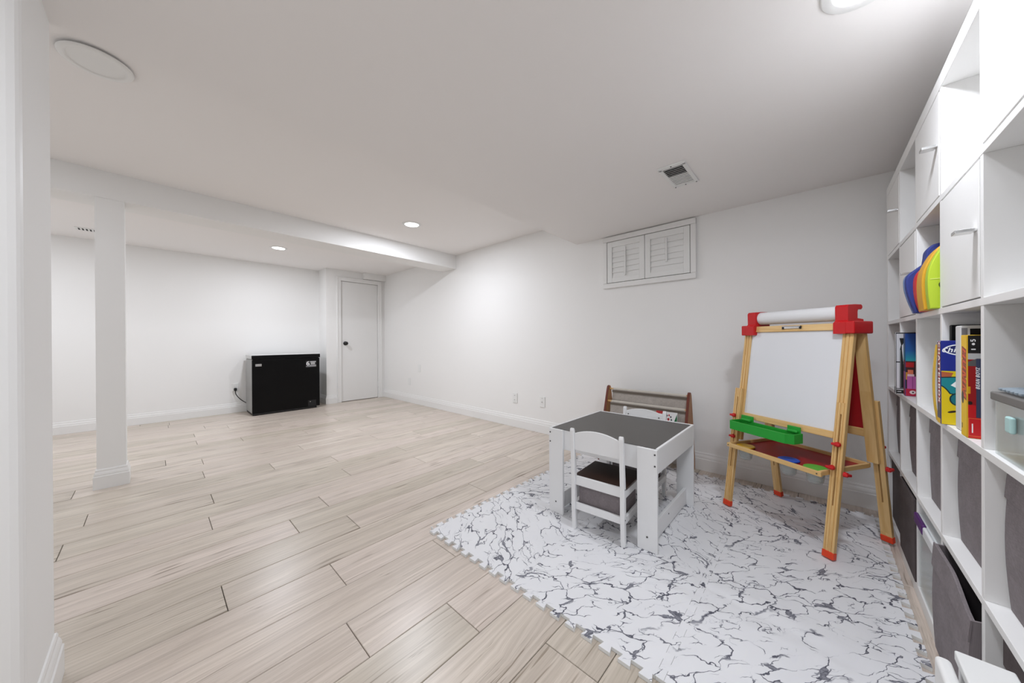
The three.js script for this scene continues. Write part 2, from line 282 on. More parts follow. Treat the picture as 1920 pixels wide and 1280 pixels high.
// ------------------------------------------------------------------ ceiling fittings
for (const [x, y, z, power, label] of LAMPS) {
  const t = thing('recessed_light', label, 'ceiling light', [x, y, z], 0, 'recessed ceiling downlights');
  const ring = new THREE.LatheGeometry([[0.066, -0.001], [0.07, -0.006], [0.09, -0.005], [0.094, -0.001], [0.094, 0.001], [0.066, 0.001]].map(p => new THREE.Vector2(...p)), 40);
  obj('trim_ring', ring, M.plastic, t);
  const disc = cyl(0.067, 0.067, 0.002, 40); disc.translate(0, -0.0025, 0);
  obj('diffuser', disc, new THREE.MeshStandardMaterial({ color: 0xffffff, roughness: 0.6, emissive: 0xffffff, emissiveIntensity: 1.6 }), t);
  const l = new THREE.RectAreaLight(0xf1f6ff, power, 0.118, 0.118); l.position.set(0, -0.008, 0); l.rotation.x = -Math.PI / 2; l.castShadow = true; t.add(l);
}
{ // square air vent in the dropped ceiling
  const t = thing('ceiling_vent', 'square white air vent with slats in the dropped ceiling', 'vent', [0, LOWER, 0]);
  const x0 = -0.657, x1 = -0.517, z0 = -2.215, z1 = -1.912, f = 0.02;
  obj('frame', merge([rb(x0, x1, -0.007, 0, z0, z0 + f, 0.002), rb(x0, x1, -0.007, 0, z1 - f - 0.012, z1, 0.002), rb(x0, x0 + f, -0.007, 0, z0 + f, z1 - f, 0.002), rb(x1 - f, x1, -0.007, 0, z0 + f, z1 - f, 0.002)]), M.plastic, t);
  obj('backing', bx(x0 + 0.01, x1 - 0.01, -0.001, 0, z0 + 0.01, z1 - 0.01), M.dark, t);
  for (let i = 0; i < 12; i++) { const g = rb(x0 + f, x1 - f, -0.0008, 0.0008, -0.0105, 0.0105, 0.0005, 1); g.rotateX(i < 7 ? 0.16 : 0.42); g.translate(0, -0.0045, z0 + f + 0.012 + i * 0.0206); obj('slat', g, M.plastic, t); }
  for (const [sx, sz] of [[x0 + 0.012, z0 + 0.008], [x1 - 0.012, z0 + 0.008], [(x0 + x1) / 2, z0 + 0.012], [(x0 + x1) / 2, z1 - 0.012]]) { const s = cyl(0.004, 0.004, 0.002, 10); s.translate(sx, -0.0075, sz); obj('screw', s, M.dark, t); }
}
{
  const t = thing('ceiling_vent', 'slotted white register in the ceiling beyond the column', 'vent', [-5.60, UPPER, 0.40]);
  obj('frame', rb(-0.06, 0.06, -0.006, 0, -0.14, 0.14, 0.002), M.plastic, t);
  for (let i = 0; i < 10; i++) { const g = bx(-0.04, 0.04, -0.0075, -0.0055, -0.0055, 0.0055); g.translate(0, 0, -0.115 + i * 0.0255); obj('slot', g, M.dark, t); }
}
{
  const t = thing('ceiling_plate', 'round white cover plate on the raised ceiling beside the partition', 'ceiling plate', [-2.225, UPPER, 0.155]);
  const g = new THREE.LatheGeometry([[0, -0.013], [0.080, -0.013], [0.083, -0.016], [0.088, -0.0175], [0.101, -0.016], [0.105, -0.012], [0.104, -0.0095], [0.090, -0.006], [0.090, 0]].map(p => new THREE.Vector2(...p)), 56);
  obj('cover', g, M.plastic, t);
}
// wall plates
function wallPlate(x, y, kind, label) {
  const t = thing(kind === 'switch' ? 'coax_plate' : 'wall_outlet', label, kind === 'switch' ? 'wall plate' : 'outlet', [x, y, ZW]);
  obj('plate', rb(-0.036, 0.036, -0.058, 0.058, 0, 0.007, 0.004, 3), M.plastic, t);
  if (kind === 'outlet') for (const s of [-1, 1]) {
    const r = obj('socket', rb(-0.017, 0.017, s * 0.026 - 0.016, s * 0.026 + 0.016, 0.006, 0.009, 0.006, 3), M.plastic, t);
    for (const [a, b, h] of [[-0.007, -0.004, 0.009], [0.004, 0.007, 0.008]]) obj('slot', bx(a, b, s * 0.026 - h / 2 + 0.003, s * 0.026 + h / 2 + 0.003, 0.0088, 0.0094), M.slot, r);
  } else if (kind === 'switch') { const c = cyl(0.005, 0.005, 0.014, 14); c.rotateX(Math.PI / 2); c.translate(0, 0, 0.012); obj('connector', c, M.steel, t); const s = cyl(0.003, 0.003, 0.002, 8); s.rotateX(Math.PI / 2); s.translate(0, 0.04, 0.0075); obj('screw', s, M.slot, t); }
  return t;
}
wallPlate(-2.595, 0.337, 'outlet', 'white double outlet on the window wall, left of the round connector plate');
wallPlate(-2.195, 0.336, 'switch', 'white wall plate with one round connector, left of the play table');
wallPlate(-4.95, 0.341, 'blank', 'blank white wall plate, lower of the two nearest the closet door');
wallPlate(-4.64, 0.577, 'blank', 'blank white wall plate, higher of the two nearest the closet door');

// ------------------------------------------------------------------ the white cube shelf
const XS = 0.2793, PIT = 0.348, TH = 0.018, SD = 0.39, ZF = -2.73, Y1 = 0.0312;
const yLow = k => Y1 + k * PIT;                     // lower face of shelf board k (1..4), k=5: underside of the top
const zDiv = k => -1.2932 - (4 - k) * PIT;          // near face of divider k (0 = inner face of the far side)
const shelf = thing('cube_shelf', 'tall white five by five cube shelf along the right wall', 'shelf', [0, 0, 0]);
{
  const zN = zDiv(5) - TH + 0.04;
  obj('top_panel', rb(XS, XS + SD, yLow(5), yLow(5) + 0.044, ZF, zN, 0.0015), M.melamine, shelf);
  obj('bottom_panel', rb(XS, XS + SD, 0.0005, 0.048, ZF, zN, 0.0015), M.melamine, shelf);
  obj('side_panel', rb(XS, XS + SD, 0.048, yLow(5), ZF, zDiv(0), 0.0015), M.melamine, shelf);
  obj('side_panel', rb(XS, XS + SD, 0.048, yLow(5), zDiv(5) - TH, zN, 0.0015), M.melamine, shelf);
  for (let k = 1; k <= 4; k++) obj('shelf_board', rb(XS, XS + SD, yLow(k), yLow(k) + TH, zDiv(0), zDiv(5) - TH, 0.001), M.melamine, shelf);
  for (let k = 1; k <= 4; k++) for (let r = 1; r <= 5; r++) obj('divider', rb(XS + 0.0005, XS + SD, r === 1 ? 0.048 : yLow(r - 1) + TH, yLow(r), zDiv(k) - TH, zDiv(k), 0.001), M.melamine, shelf);
  for (const [c, r] of [[1, 5], [3, 5], [5, 5], [2, 4], [4, 4]]) {
    const z0 = zDiv(c - 1) + 0.003, z1 = zDiv(c) - TH - 0.003, y0 = yLow(r - 1) + TH + 0.003, y1 = yLow(r) - 0.005;
    const d = obj('door', rb(XS - 0.0005, XS + 0.016, y0, y1, z0, z1, 0.0015), M.melamine, shelf);
    obj('handle', merge([rb(XS - 0.034, XS - 0.004, -0.0035, 0.0045, -0.016, 0.016, 0.001).translate(0, (y0 + y1) / 2, z1 - 0.024), rb(XS - 0.010, XS - 0.0005, -0.002, 0.003, -0.012, 0.012, 0.0008).translate(0, (y0 + y1) / 2, z1 - 0.024)]), M.chrome, d);
  }
}
const cellFloor = r => r === 1 ? 0.048 : yLow(r - 1) + TH;

// fabric bins
function fabricBin(c, r, label, { mat = binMat, front = 0.308, tall = 0.318, sag = 0, bulge = 0, skew = 0 } = {}) {
  const z0 = zDiv(c - 1) + 0.008, z1 = zDiv(c) - TH - 0.008, y0 = cellFloor(r) + 0.001, x1 = XS + SD - 0.02, d = z1 - z0;
  const t = thing('fabric_bin', label, 'storage bin', [front, y0, (z0 + z1) / 2], 0, 'fabric bins in the cube shelf');
  const bend = g => { const p = g.attributes.position; for (let i = 0; i < p.count; i++) { let x = p.getX(i), y = p.getY(i), z = p.getZ(i); const f = Math.max(0, 1 - x / 0.25), s = z / d + 0.5, h = y / tall;
      x -= f * (bulge * Math.sin(Math.PI * clamp(h)) + skew * (1 - s)); y -= sag * h * h * (0.12 + 0.88 * sstep(0.5, 1, s)) * f; p.setXYZ(i, x, y, z); } g.computeVertexNormals(); return g; };
  const wallBox = (xa, xb, ya, yb, za, zb, n = 10) => { const g = new THREE.BoxGeometry(xb - xa, yb - ya, zb - za, xb - xa > 0.1 ? 6 : 1, n, zb - za > 0.1 ? n : 1); g.translate((xa + xb) / 2, (ya + yb) / 2, (za + zb) / 2); return g; };
  const X = x1 - front, w = 0.005;
  const body = merge([wallBox(0, w, 0, tall, -d / 2, d / 2), wallBox(X - w, X, 0, tall, -d / 2, d / 2), wallBox(w, X - w, 0, tall, -d / 2, -d / 2 + w), wallBox(w, X - w, 0, tall, d / 2 - w, d / 2), wallBox(w, X - w, 0, w, -d / 2 + w, d / 2 - w)]);
  metreUV(body, 'z', c * 0.17, r * 0.31, 3); obj('body', bend(body), mat, t);
  const hem = wallBox(-0.003, 0.0005, tall - 0.07, tall + 0.002, -d / 2 - 0.002, d / 2 + 0.002); metreUV(hem, 'z', 0.4, 0.2, 3); obj('hem_band', bend(hem), mat, t);
  return t;
}
const far = ['farthest from the camera', 'second from the far end', 'in the middle column', 'fourth from the far end', 'nearest the camera'];
for (let c = 1; c <= 5; c++) fabricBin(c, 2, `grey fabric bin in the second row from the floor, ${far[c - 1]}`, { bulge: 0.004 + 0.002 * (c % 3), front: 0.313 });
fabricBin(1, 1, 'dark fabric bin on the bottom shelf row, in the corner behind the easel', { mat: binDark, front: 0.292, tall: 0.322 });
fabricBin(2, 1, 'dark fabric bin on the bottom row, beside the clear tub with purple latch', { mat: binDark, front: 0.277, tall: 0.318, bulge: 0.002 });
fabricBin(4, 1, 'sagging grey fabric bin bulging out of the bottom row', { front: 0.268, tall: 0.325, sag: 0.048, bulge: 0.006, skew: 0.004 });
fabricBin(5, 1, 'dark fabric bin on the bottom row behind the white boxes', { mat: binDark, front: 0.306, tall: 0.29 });

// clear tubs
const clear = new THREE.MeshPhysicalMaterial({ color: 0xf2f6f5, roughness: 0.18, transmission: 0.82, thickness: 0, ior: 1.45 });
{
  const z0 = zDiv(2) + 0.012, z1 = zDiv(3) - TH - 0.012, t = thing('plastic_tub', 'clear plastic tub with purple latch on the bottom shelf row', 'storage tub', [0.284, 0.0485, (z0 + z1) / 2], 0, 'clear plastic tubs in the cube shelf');
  const d = z1 - z0, X = 0.36, h = 0.268;
  const w = 0.0025;
  obj('tub_body', merge([bx(0, w, 0, h, -d / 2, d / 2), bx(X - w, X, 0, h, -d / 2, d / 2), bx(w, X - w, 0, h, -d / 2, -d / 2 + w), bx(w, X - w, 0, h, d / 2 - w, d / 2), bx(w, X - w, 0, w, -d / 2 + w, d / 2 - w)]), clear, t);
  obj('lid', rb(-0.006, X, h, h + 0.018, -d / 2 - 0.004, d / 2 + 0.004, 0.006, 3), std(0xdfe3e4, 0.35), t);
  obj('latch', rb(-0.016, -0.004, h - 0.014, h + 0.022, -d / 2 + 0.004, -d / 2 + 0.135, 0.005, 3), std(0x4b1466, 0.4), t);
  obj('latch', rb(-0.015, -0.004, h - 0.016, h + 0.020, -d / 2 + 0.14, d / 2 - 0.01, 0.006, 3), std(0xe9ebec, 0.3), t);
}
{
  const z0 = -1.262, z1 = -0.985, y0 = cellFloor(3) + 0.0005, t = thing('plastic_tub', 'clear plastic tub with ribbed grey lid on the middle shelf row', 'storage tub', [0.288, y0, (z0 + z1) / 2], 0, 'clear plastic tubs in the cube shelf');
  const d = z1 - z0, X = 0.34, h = 0.118, w = 0.0025;
  obj('tub_body', merge([bx(0, w, 0, h, -d / 2, d / 2), bx(X - w, X, 0, h, -d / 2, d / 2), bx(w, X - w, 0, h, -d / 2, -d / 2 + w), bx(w, X - w, 0, h, d / 2 - w, d / 2), bx(w, X - w, 0, w, -d / 2 + w, d / 2 - w)]), clear, t);
  obj('lid', rb(-0.006, X + 0.006, h, h + 0.018, -d / 2 - 0.004, d / 2 + 0.004, 0.003), std(0x6d6a67, 0.5), t);
  for (let i = 0; i < 6; i++) { const g = rb(0.002, 0.088, -0.003, 0.003, -0.006, 0.006, 0.002); g.rotateZ(0.12); g.translate(0, h + 0.024, -d / 2 + 0.012 + i * 0.0195); obj('rib', g, std(0x8c99a3, 0.4), t); }
  obj('clip', rb(-0.009, -0.0005, h - 0.055, h - 0.022, -d / 2 + 0.085, -d / 2 + 0.112, 0.004, 3), std(0xb4d9d7, 0.4), t);
}
// ------------------------------------------------------------------ toys and games on the shelf
const yR4 = cellFloor(4) + 0.0005, yR3 = cellFloor(3) + 0.0005;
function profileThing(name, label, cat, pts, z0, z1, mat, bev = 0.006, group) {
  const t = thing(name, label, cat, [0, 0, 0], 0, group); obj('shell', extrudeXY(pts, z0, z1, bev), mat, t); return t;
}
const blueFab = std(0x2b3a86, 0.7), redPl = std(0xd01414, 0.45), yelPl = std(0xd9a21c, 0.5), limePl = std(0xb4cc2c, 0.5);
{
  const smooth = pts => new THREE.CatmullRomCurve3(pts.map(p => new THREE.Vector3(p[0], p[1], 0)), false, 'centripetal').getPoints(40).map(p => [p.x, p.y]);
  const blue = thing('toy_case', 'blue curved toy case, leftmost of the bright cases on the shelf', 'toy case', [0, 0, 0], 0, 'bright toy cases on the fourth shelf row');
  obj('shell', extrudeXY([...smooth([[0.263, yR4], [0.250, 1.14], [0.241, 1.19], [0.243, 1.228], [0.262, 1.252], [0.284, 1.272]]), ...smooth([[0.286, 1.290], [0.290, 1.318], [0.302, 1.334], [0.33, 1.341]]), [0.5, 1.341], [0.5, yR4]], -1.945, -1.888, 0.005), blueFab, blue);
  obj('spine_trim', extrudeXY([...smooth([[0.262, yR4 + 0.001], [0.249, 1.14], [0.240, 1.19], [0.242, 1.229], [0.261, 1.253]]), ...smooth([[0.261, 1.253], [0.243, 1.229], [0.2415, 1.19], [0.2505, 1.14], [0.2635, yR4 + 0.001]]).slice(1)], -1.938, -1.918), std(0x6e86b4, 0.6), blue);
  const red = profileThing('toy_case', 'red rounded toy case squeezed between the blue and yellow cases', 'toy case', [...smooth([[0.268, yR4], [0.259, 1.13], [0.254, 1.18], [0.258, 1.225], [0.275, 1.25], [0.3, 1.258]]), [0.5, 1.258], [0.5, yR4]], -1.884, -1.808, redPl, 0.018, 'bright toy cases on the fourth shelf row');
  const yel = thing('toy_case', 'yellow and lime toy case, rightmost of the bright cases', 'toy case', [0, 0, 0], 0, 'bright toy cases on the fourth shelf row');
  const yp = smooth([[0.258, yR4], [0.254, 1.14], [0.253, 1.19], [0.257, 1.225], [0.268, 1.258], [0.283, 1.288], [0.305, 1.312], [0.335, 1.330]]);
  obj('spine', extrudeXY([...yp, [0.5, 1.332], [0.5, yR4]], -1.804, -1.722, 0.004), yelPl, yel);
  obj('core', extrudeXY([...yp.map(p => [p[0] + 0.010, Math.min(p[1], 1.318)]), [0.49, 1.318], [0.49, yR4]].filter((p, i) => i === 0 || p[1] > yR4 - 1e-6), -1.722, -1.705), M.black, yel);
  obj('front_cover', extrudeXY([...yp.map(p => [p[0] + 0.004, p[1]]), [0.5, 1.332], [0.5, yR4]], -1.705, -1.668, 0.003), limePl, yel);
  obj('cover_seam', bx(0.262, 0.5, 1.186, 1.189, -1.6683, -1.6672), std(0xcfdd6a, 0.5), yel);
  const badge = cyl(0.006, 0.006, 0.002, 16); badge.scale(1, 1, 1.6); badge.rotateX(Math.PI / 2); badge.translate(0.2845, 1.168, -1.667); obj('clasp', badge, std(0x3a4a18, 0.4), yel);
}
const txt = (g, s, x, y, size, fill, stroke, rot = 0, font = 'bold') => { g.save(); g.translate(x, y); g.rotate(rot); g.font = `${font} ${size}px sans-serif`; g.textAlign = 'center'; g.textBaseline = 'middle'; if (stroke) { g.lineWidth = size * 0.22; g.strokeStyle = stroke; g.strokeText(s, 0, 0); } g.fillStyle = fill; g.fillText(s, 0, 0); g.restore(); };
// a box with a printed spine (faces -x) and a printed near face (faces +z)
function gameBox(label, x0, x1, y0, y1, z0, z1, side, spineDraw, faceDraw, spinePx = [64, 512], facePx = [512, 512]) {
  const sp = std(0xffffff, 0.45, { map: canvasTex(spinePx[0], spinePx[1], spineDraw) }), fc = std(0xffffff, 0.45, { map: canvasTex(facePx[0], facePx[1], faceDraw) });
  const t = thing('game_box', label, 'game box', [x0, y0, z1], 0, 'board games and puzzles on the middle shelf row');
  const w = x1 - x0, h = y1 - y0, d = z1 - z0;
  obj('box', rb(0, w, 0, h, -d, 0, 0.0015), side, t);
  const s = new THREE.PlaneGeometry(d - 0.002, h - 0.002); s.rotateY(-Math.PI / 2); s.translate(-0.0004, h / 2, -d / 2); obj('spine_print', s, sp, t);
  const f = new THREE.PlaneGeometry(w - 0.002, h - 0.002); f.translate(w / 2, h / 2, 0.0004); obj('face_print', f, fc, t);
  return t;
}
// second column: white box with a floor-lamp drawing, and a blue and pink box before it
gameBox('white box with black outlines, farthest box on the middle shelf row', 0.262, 0.50, yR3, 1.028, -2.335, -2.309, std(0xe9e9e9, 0.5),
  (g, w, h) => { g.fillStyle = '#e4e4e6'; g.fillRect(0, 0, w, h); g.fillStyle = '#141414'; g.fillRect(0, 0, w, 8); g.fillRect(0, 0, 6, h); g.fillRect(0, h - 60, w, 50); },
  (g, w, h) => { // 0.238 m wide
    const m = w / 0.238; g.fillStyle = '#dcdce0'; g.fillRect(0, 0, w, h); g.fillStyle = '#101010';
    g.fillRect(0, 0, w, 9); g.fillRect(0, 0, 0.0016 * m, h); g.fillRect(0, h * 0.47, w, 8); g.fillRect(0, h * 0.905, w, 6); g.fillRect(0, h * 0.93, w, h * 0.06);
    g.beginPath(); g.moveTo(0.011 * m, h * 0.09); g.lineTo(0.03 * m, h * 0.09); g.lineTo(0.03 * m, h * 0.12); g.lineTo(0.018 * m, h * 0.21); g.lineTo(0.018 * m, h * 0.26); g.lineTo(0.03 * m, h * 0.9); g.lineTo(0.0115 * m, h * 0.9); g.lineTo(0.0125 * m, h * 0.27); g.lineTo(0.016 * m, h * 0.2); g.fill();
    g.fillStyle = '#8d8d8d'; g.fillRect(0.0132 * m, h * 0.28, 0.002 * m, h * 0.61); g.fillStyle = '#c9c9c9'; g.fillRect(0.004 * m, h * 0.95, 0.012 * m, h * 0.015);
  });
gameBox('blue and pink picture box on the middle shelf row beside the white outlined box', 0.285, 0.50, yR3, 1.022, -2.30, -2.262, std(0x2450a0, 0.5),
  (g, w, h) => { const q = g.createLinearGradient(0, 0, 0, h); q.addColorStop(0, '#103a86'); q.addColorStop(0.42, '#1e8ea0'); q.addColorStop(0.43, '#8a2020'); q.addColorStop(0.6, '#40202a'); q.addColorStop(0.61, '#c0609c'); q.addColorStop(0.88, '#a84a90'); q.addColorStop(0.89, '#b01838'); q.addColorStop(1, '#b01838'); g.fillStyle = q; g.fillRect(0, 0, w, h); },
  (g, w, h) => {
    const m = w / 0.215, q = g.createLinearGradient(0, 0, 0, h * 0.45); q.addColorStop(0, '#123f8e'); q.addColorStop(0.6, '#17589c'); q.addColorStop(1, '#24a0a4'); g.fillStyle = q; g.fillRect(0, 0, w, h);
    g.fillStyle = '#37181c'; g.fillRect(0, h * 0.44, w, h); g.fillStyle = '#b3161c'; g.fillRect(0, h * 0.46, 0.024 * m, h * 0.08); g.fillStyle = '#c98a2a'; g.fillRect(0, h * 0.62, 0.008 * m, h * 0.12);
    g.fillStyle = '#e07a58'; g.fillRect(0.006 * m, h * 0.58, 0.016 * m, h * 0.07); g.fillStyle = '#e7c6cf'; g.fillRect(0.005 * m, h * 0.65, 0.02 * m, h * 0.035); g.fillStyle = '#bd5ea6'; g.fillRect(0.004 * m, h * 0.685, w, h * 0.2); g.fillStyle = '#8c3c7c'; g.fillRect(0.019 * m, h * 0.69, 0.002 * m, h * 0.19);
    g.fillStyle = '#b8123a'; g.fillRect(0, h * 0.885, w, h * 0.115); g.fillStyle = '#ecd9da'; g.beginPath(); g.ellipse(0.02 * m, h * 0.94, 0.009 * m, h * 0.03, 0, 0, 7); g.fill(); g.fillStyle = '#1c1c1c'; g.beginPath(); g.arc(0.021 * m, h * 0.94, 0.0025 * m, 0, 7); g.fill();
  });
// fourth column
{
  const t = one('black_board', rb(0.293, 0.55, yR3, 1.040, -1.640, -1.630, 0.004, 3), M.black, 'thin black board standing tall behind the blue and yellow game box', 'board');
  const b = gameBox('blue and yellow game box with grey spine on the middle shelf row', 0.268, 0.50, yR3, 0.993, -1.622, -1.585, std(0x1d2c86, 0.5),
    (g, w, h) => { g.fillStyle = '#4c4f62'; g.fillRect(0, 0, w, h); g.fillStyle = '#d9dbe4'; g.fillRect(0, 0, w, 6); txt(g, 'CHATTERBOX', w * 0.56, h * 0.38, 60, '#ffffff', '#a8202c', Math.PI / 2); g.fillStyle = '#e8b92c'; g.fillRect(0, h * 0.94, w, h * 0.06); },
    (g, w, h) => {
      const m = w / 0.232; g.fillStyle = '#14268c'; g.fillRect(0, 0, w, h); g.fillStyle = '#e8cc10'; g.fillRect(0, h * 0.36, w, h);
      g.strokeStyle = '#ffffff'; g.lineWidth = 7; g.beginPath(); g.ellipse(0.040 * m, h * 0.105, 0.034 * m, h * 0.062, 0, 0, 7); g.fillStyle = '#0d1a60'; g.fill(); g.stroke(); txt(g, 'Chicago', 0.032 * m, h * 0.11, 38, '#ffffff', null, 0, 'italic bold');
      g.fillStyle = '#b8603c'; g.beginPath(); g.moveTo(0, h * 0.37); g.lineTo(0.022 * m, h * 0.38); g.lineTo(0.018 * m, h * 0.43); g.lineTo(0, h * 0.44); g.fill();
      g.fillStyle = '#138a94'; g.strokeStyle = '#0a2a30'; g.lineWidth = 6; g.beginPath(); g.moveTo(0, h * 0.44); g.lineTo(0.05 * m, h * 0.42); g.lineTo(0.06 * m, h * 0.66); g.lineTo(0.016 * m, h * 0.63); g.quadraticCurveTo(0.008 * m, h * 0.56, 0, h * 0.54); g.fill(); g.stroke();
      g.fillStyle = '#0f7480'; g.beginPath(); g.ellipse(0.03 * m, h * 0.695, 0.014 * m, h * 0.07, 0, 0, 7); g.fill(); g.stroke(); g.fillStyle = '#ffffff'; g.beginPath(); g.moveTo(0.017 * m, h * 0.53); g.lineTo(0.03 * m, h * 0.46); g.lineTo(0.04 * m, h * 0.53); g.lineTo(0.03 * m, h * 0.565); g.fill();
      g.fillStyle = '#2a1a10'; g.beginPath(); g.ellipse(0.020 * m, h * 0.845, 0.009 * m, h * 0.012, -0.3, 0, 7); g.fill();
    }, [80, 512], [512, 512]);
  const curve = [[0, 0.004], [-0.005, 0.05], [-0.0075, 0.11], [-0.006, 0.17], [-0.001, 0.235]];
  const cc = new THREE.CatmullRomCurve3(curve.map(p => new THREE.Vector3(p[0], p[1], 0))).getPoints(20).map(p => [p.x, p.y]);
  obj('cover_flap', extrudeXY([...cc.map(p => [p[0] - 0.001, p[1]]), ...cc.reverse().map(p => [p[0] + 0.003, p[1]])], -0.047, -0.0365), std(0xdcb440, 0.5), b);
  one('puzzle_book', rb(0.301, 0.50, yR3, 0.985, -1.575, -1.556, 0.002), std(0xe2e2de, 0.5), 'white puzzle book between the blue and the yellow game boxes', 'book');
  const e = thing('electronic_toy', 'grey and white electronic toy showing above the yellow game box', 'toy', [0.287, yR3, -1.5]);
  obj('body', rb(0, 0.2, 0, 0.289, -0.045, 0, 0.004, 3), std(0xdcdcdc, 0.45), e); obj('screen', rb(0.002, 0.012, 0.20, 0.282, -0.0005, 0.0008, 0.0004), std(0x87878c, 0.3), e); obj('panel', rb(0.016, 0.06, 0.18, 0.280, -0.0005, 0.0008, 0.0004), M.black, e);
  gameBox('yellow and red game box, nearest box on the middle shelf row', 0.280, 0.50, yR3, 1.008, -1.455, -1.408, std(0xe6b90e, 0.5),
    (g, w, h) => { g.fillStyle = '#f2c40c'; g.fillRect(0, 0, w, h); txt(g, 'HUMM', w * 0.5, h * 0.36, 78, '#e4581c', '#8a1c08', Math.PI / 2, 'italic bold'); g.fillStyle = '#3a3a36'; g.beginPath(); g.ellipse(w * 0.26, h * 0.62, w * 0.2, h * 0.062, -0.1, 0, 7); g.fill(); g.strokeStyle = '#b08a10'; g.lineWidth = 4; g.beginPath(); g.arc(w * 0.9, h * 0.52, w * 0.25, 2, 4.6); g.stroke(); g.fillStyle = '#6a5a10'; g.fillRect(w * 0.1, h * 0.88, w * 0.14, h * 0.05); },
    (g, w, h) => {
      const m = w / 0.22; g.fillStyle = '#9c0810'; g.fillRect(0, 0, w, h); g.fillStyle = '#0a090b'; g.fillRect(0, 0, w, h * 0.175); g.fillStyle = '#c4c6c6'; g.fillRect(0, h * 0.175, w, h * 0.06); g.fillStyle = '#5c5c5c'; g.beginPath(); g.moveTo(0, h * 0.26); g.lineTo(0.014 * m, h * 0.225); g.lineTo(0.05 * m, h * 0.225); g.lineTo(0.05 * m, h * 0.3); g.lineTo(0, h * 0.3); g.fill();
      g.fillStyle = '#39425e'; g.fillRect(0.0125 * m, h * 0.23, 0.02 * m, h * 0.57); txt(g, 'BEAN BOYZ', 0.0148 * m, h * 0.42, 20, '#ffffff', null, -Math.PI / 2, 'italic bold');
      txt(g, '5', 0.008 * m, h * 0.05, 26, '#ffffff', null, -Math.PI / 2); g.fillStyle = '#ffffff'; g.fillRect(0.005 * m, h * 0.13, 0.007 * m, 6); g.beginPath(); g.arc(0.0085 * m, h * 0.085, 6, 0, 7); g.fill();
      g.fillStyle = '#d8a018'; g.fillRect(0, h * 0.5, 0.004 * m, h * 0.07); g.fillStyle = '#1a0a0a'; g.beginPath(); g.arc(0.003 * m, h * 0.66, 9, 0, 7); g.fill(); g.fillStyle = '#cc0c14'; g.fillRect(0, h * 0.68, 0.012 * m, h * 0.12); g.fillStyle = '#d0101a'; g.fillRect(0, h * 0.8, w, h * 0.2); g.strokeStyle = '#e07030'; g.lineWidth = 3; g.strokeRect(2, h * 0.81, 0.05 * m, h * 0.17); g.fillStyle = '#ffffff'; g.fillRect(0.0055 * m, h * 0.86, 0.0022 * m, h * 0.09);
    }, [96, 512], [512, 512]);
}
// white boxes standing before the shelf at the lower right corner of the picture
{
  const t = thing('white_box', 'white lidded box standing on the floor against the shelf, bottom right', 'box', [0.205, 0.0005, -1.115]);
  obj('body', rb(0.004, 0.068, 0, 0.335, 0, 0.40, 0.004), M.plastic, t); obj('lid', rb(0, 0.0725, 0.337, 0.357, -0.004, 0.404, 0.003), M.plastic, t);
  const p = thing('white_board', 'narrow white panel leaning in front of the white lidded box', 'board', [0.176, 0.0005, -1.10]);
  obj('panel', rb(0, 0.022, 0, 0.345, 0, 0.38, 0.008, 4), M.plastic, p);
}

// ------------------------------------------------------------------ foam play mat: nine interlocking tiles
{
  const gx = [-1.505, -0.928, -0.343, 0.238], gz = [-2.722, -2.143, -1.564, -0.985], N = 9, dep = 0.0120, T = 0.012;
  // dovetail profile across a grid line: list of [t along 0..1, offset -1..1]
  function edge(a, b) { const out = [], n = N, L = b - a, p = L / n; for (let i = 0; i < n; i++) { const s = a + i * p, u = p * 0.5, fl = p * 0.10;
      out.push([s + p * 0.25 + fl * 0.5, -1], [s + p * 0.25 - fl * 0.5, 1], [s + p * 0.75 + fl * 0.5, 1], [s + p * 0.75 - fl * 0.5, -1]); } return out; }
  const names = [
    ['in the wall corner behind the play table', 'along the wall, between table and easel', 'under the easel in the corner by the shelf'],
    ['under the left legs of the play table', 'under the right legs of the play table', 'in front of the easel, beside the cube shelf'],
    ['at the outer corner on the wood floor, front left', 'in the front row, between the two front corner tiles', 'at the front right, beside the shelf and white boxes']];
  const rot = [[0, 1, 1], [0, 1, 0], [1, 0, 0]];
  for (let r = 0; r < 3; r++) for (let c = 0; c < 3; c++) {
    const x0 = gx[c], x1 = gx[c + 1], z0 = gz[r], z1 = gz[r + 1], e = 0.0004, pts = [];
    pts.push([x0 - dep + e, z0 - dep + e]);
    for (const [s, o] of edge(x0, x1)) pts.push([s, z0 + o * dep + e]);
    pts.push([x1 - dep - e, z0 - dep + e]);
    for (const [s, o] of edge(z0, z1)) pts.push([x1 - e + o * dep, s]);
    pts.push([x1 - dep - e, z1 - dep - e]);
    for (const [s, o] of edge(x0, x1).reverse()) pts.push([s, z1 + o * dep - e]);
    pts.push([x0 - dep + e, z1 - dep - e]);
    for (const [s, o] of edge(z0, z1).reverse()) pts.push([x0 + e + o * dep, s]);
    const sh = new THREE.Shape(pts.map(p => new THREE.Vector2(p[0], -p[1])));
    const g = new THREE.ExtrudeGeometry(sh, { depth: T - 0.0003, bevelEnabled: false });
    g.rotateX(-Math.PI / 2); g.translate(0, 0.0003, 0);
    const P = g.attributes.position, uv = g.attributes.uv;
    for (let i = 0; i < P.count; i++) { let u = (P.getX(i) - x0 + 0.02) / 0.63, v = (P.getZ(i) - z0 + 0.02) / 0.63; if (rot[r][c] === 0) u = 1 - u; uv.setXY(i, u, v); }
    one('foam_tile', g, [marbleMats[(r * 3 + c * 2 + 1) % 3], foamSide], `white marble print foam mat tile ${names[r][c]}`, 'foam tile', 'interlocking foam mat tiles');
  }
}
const YM = 0.0125; // top of the mat
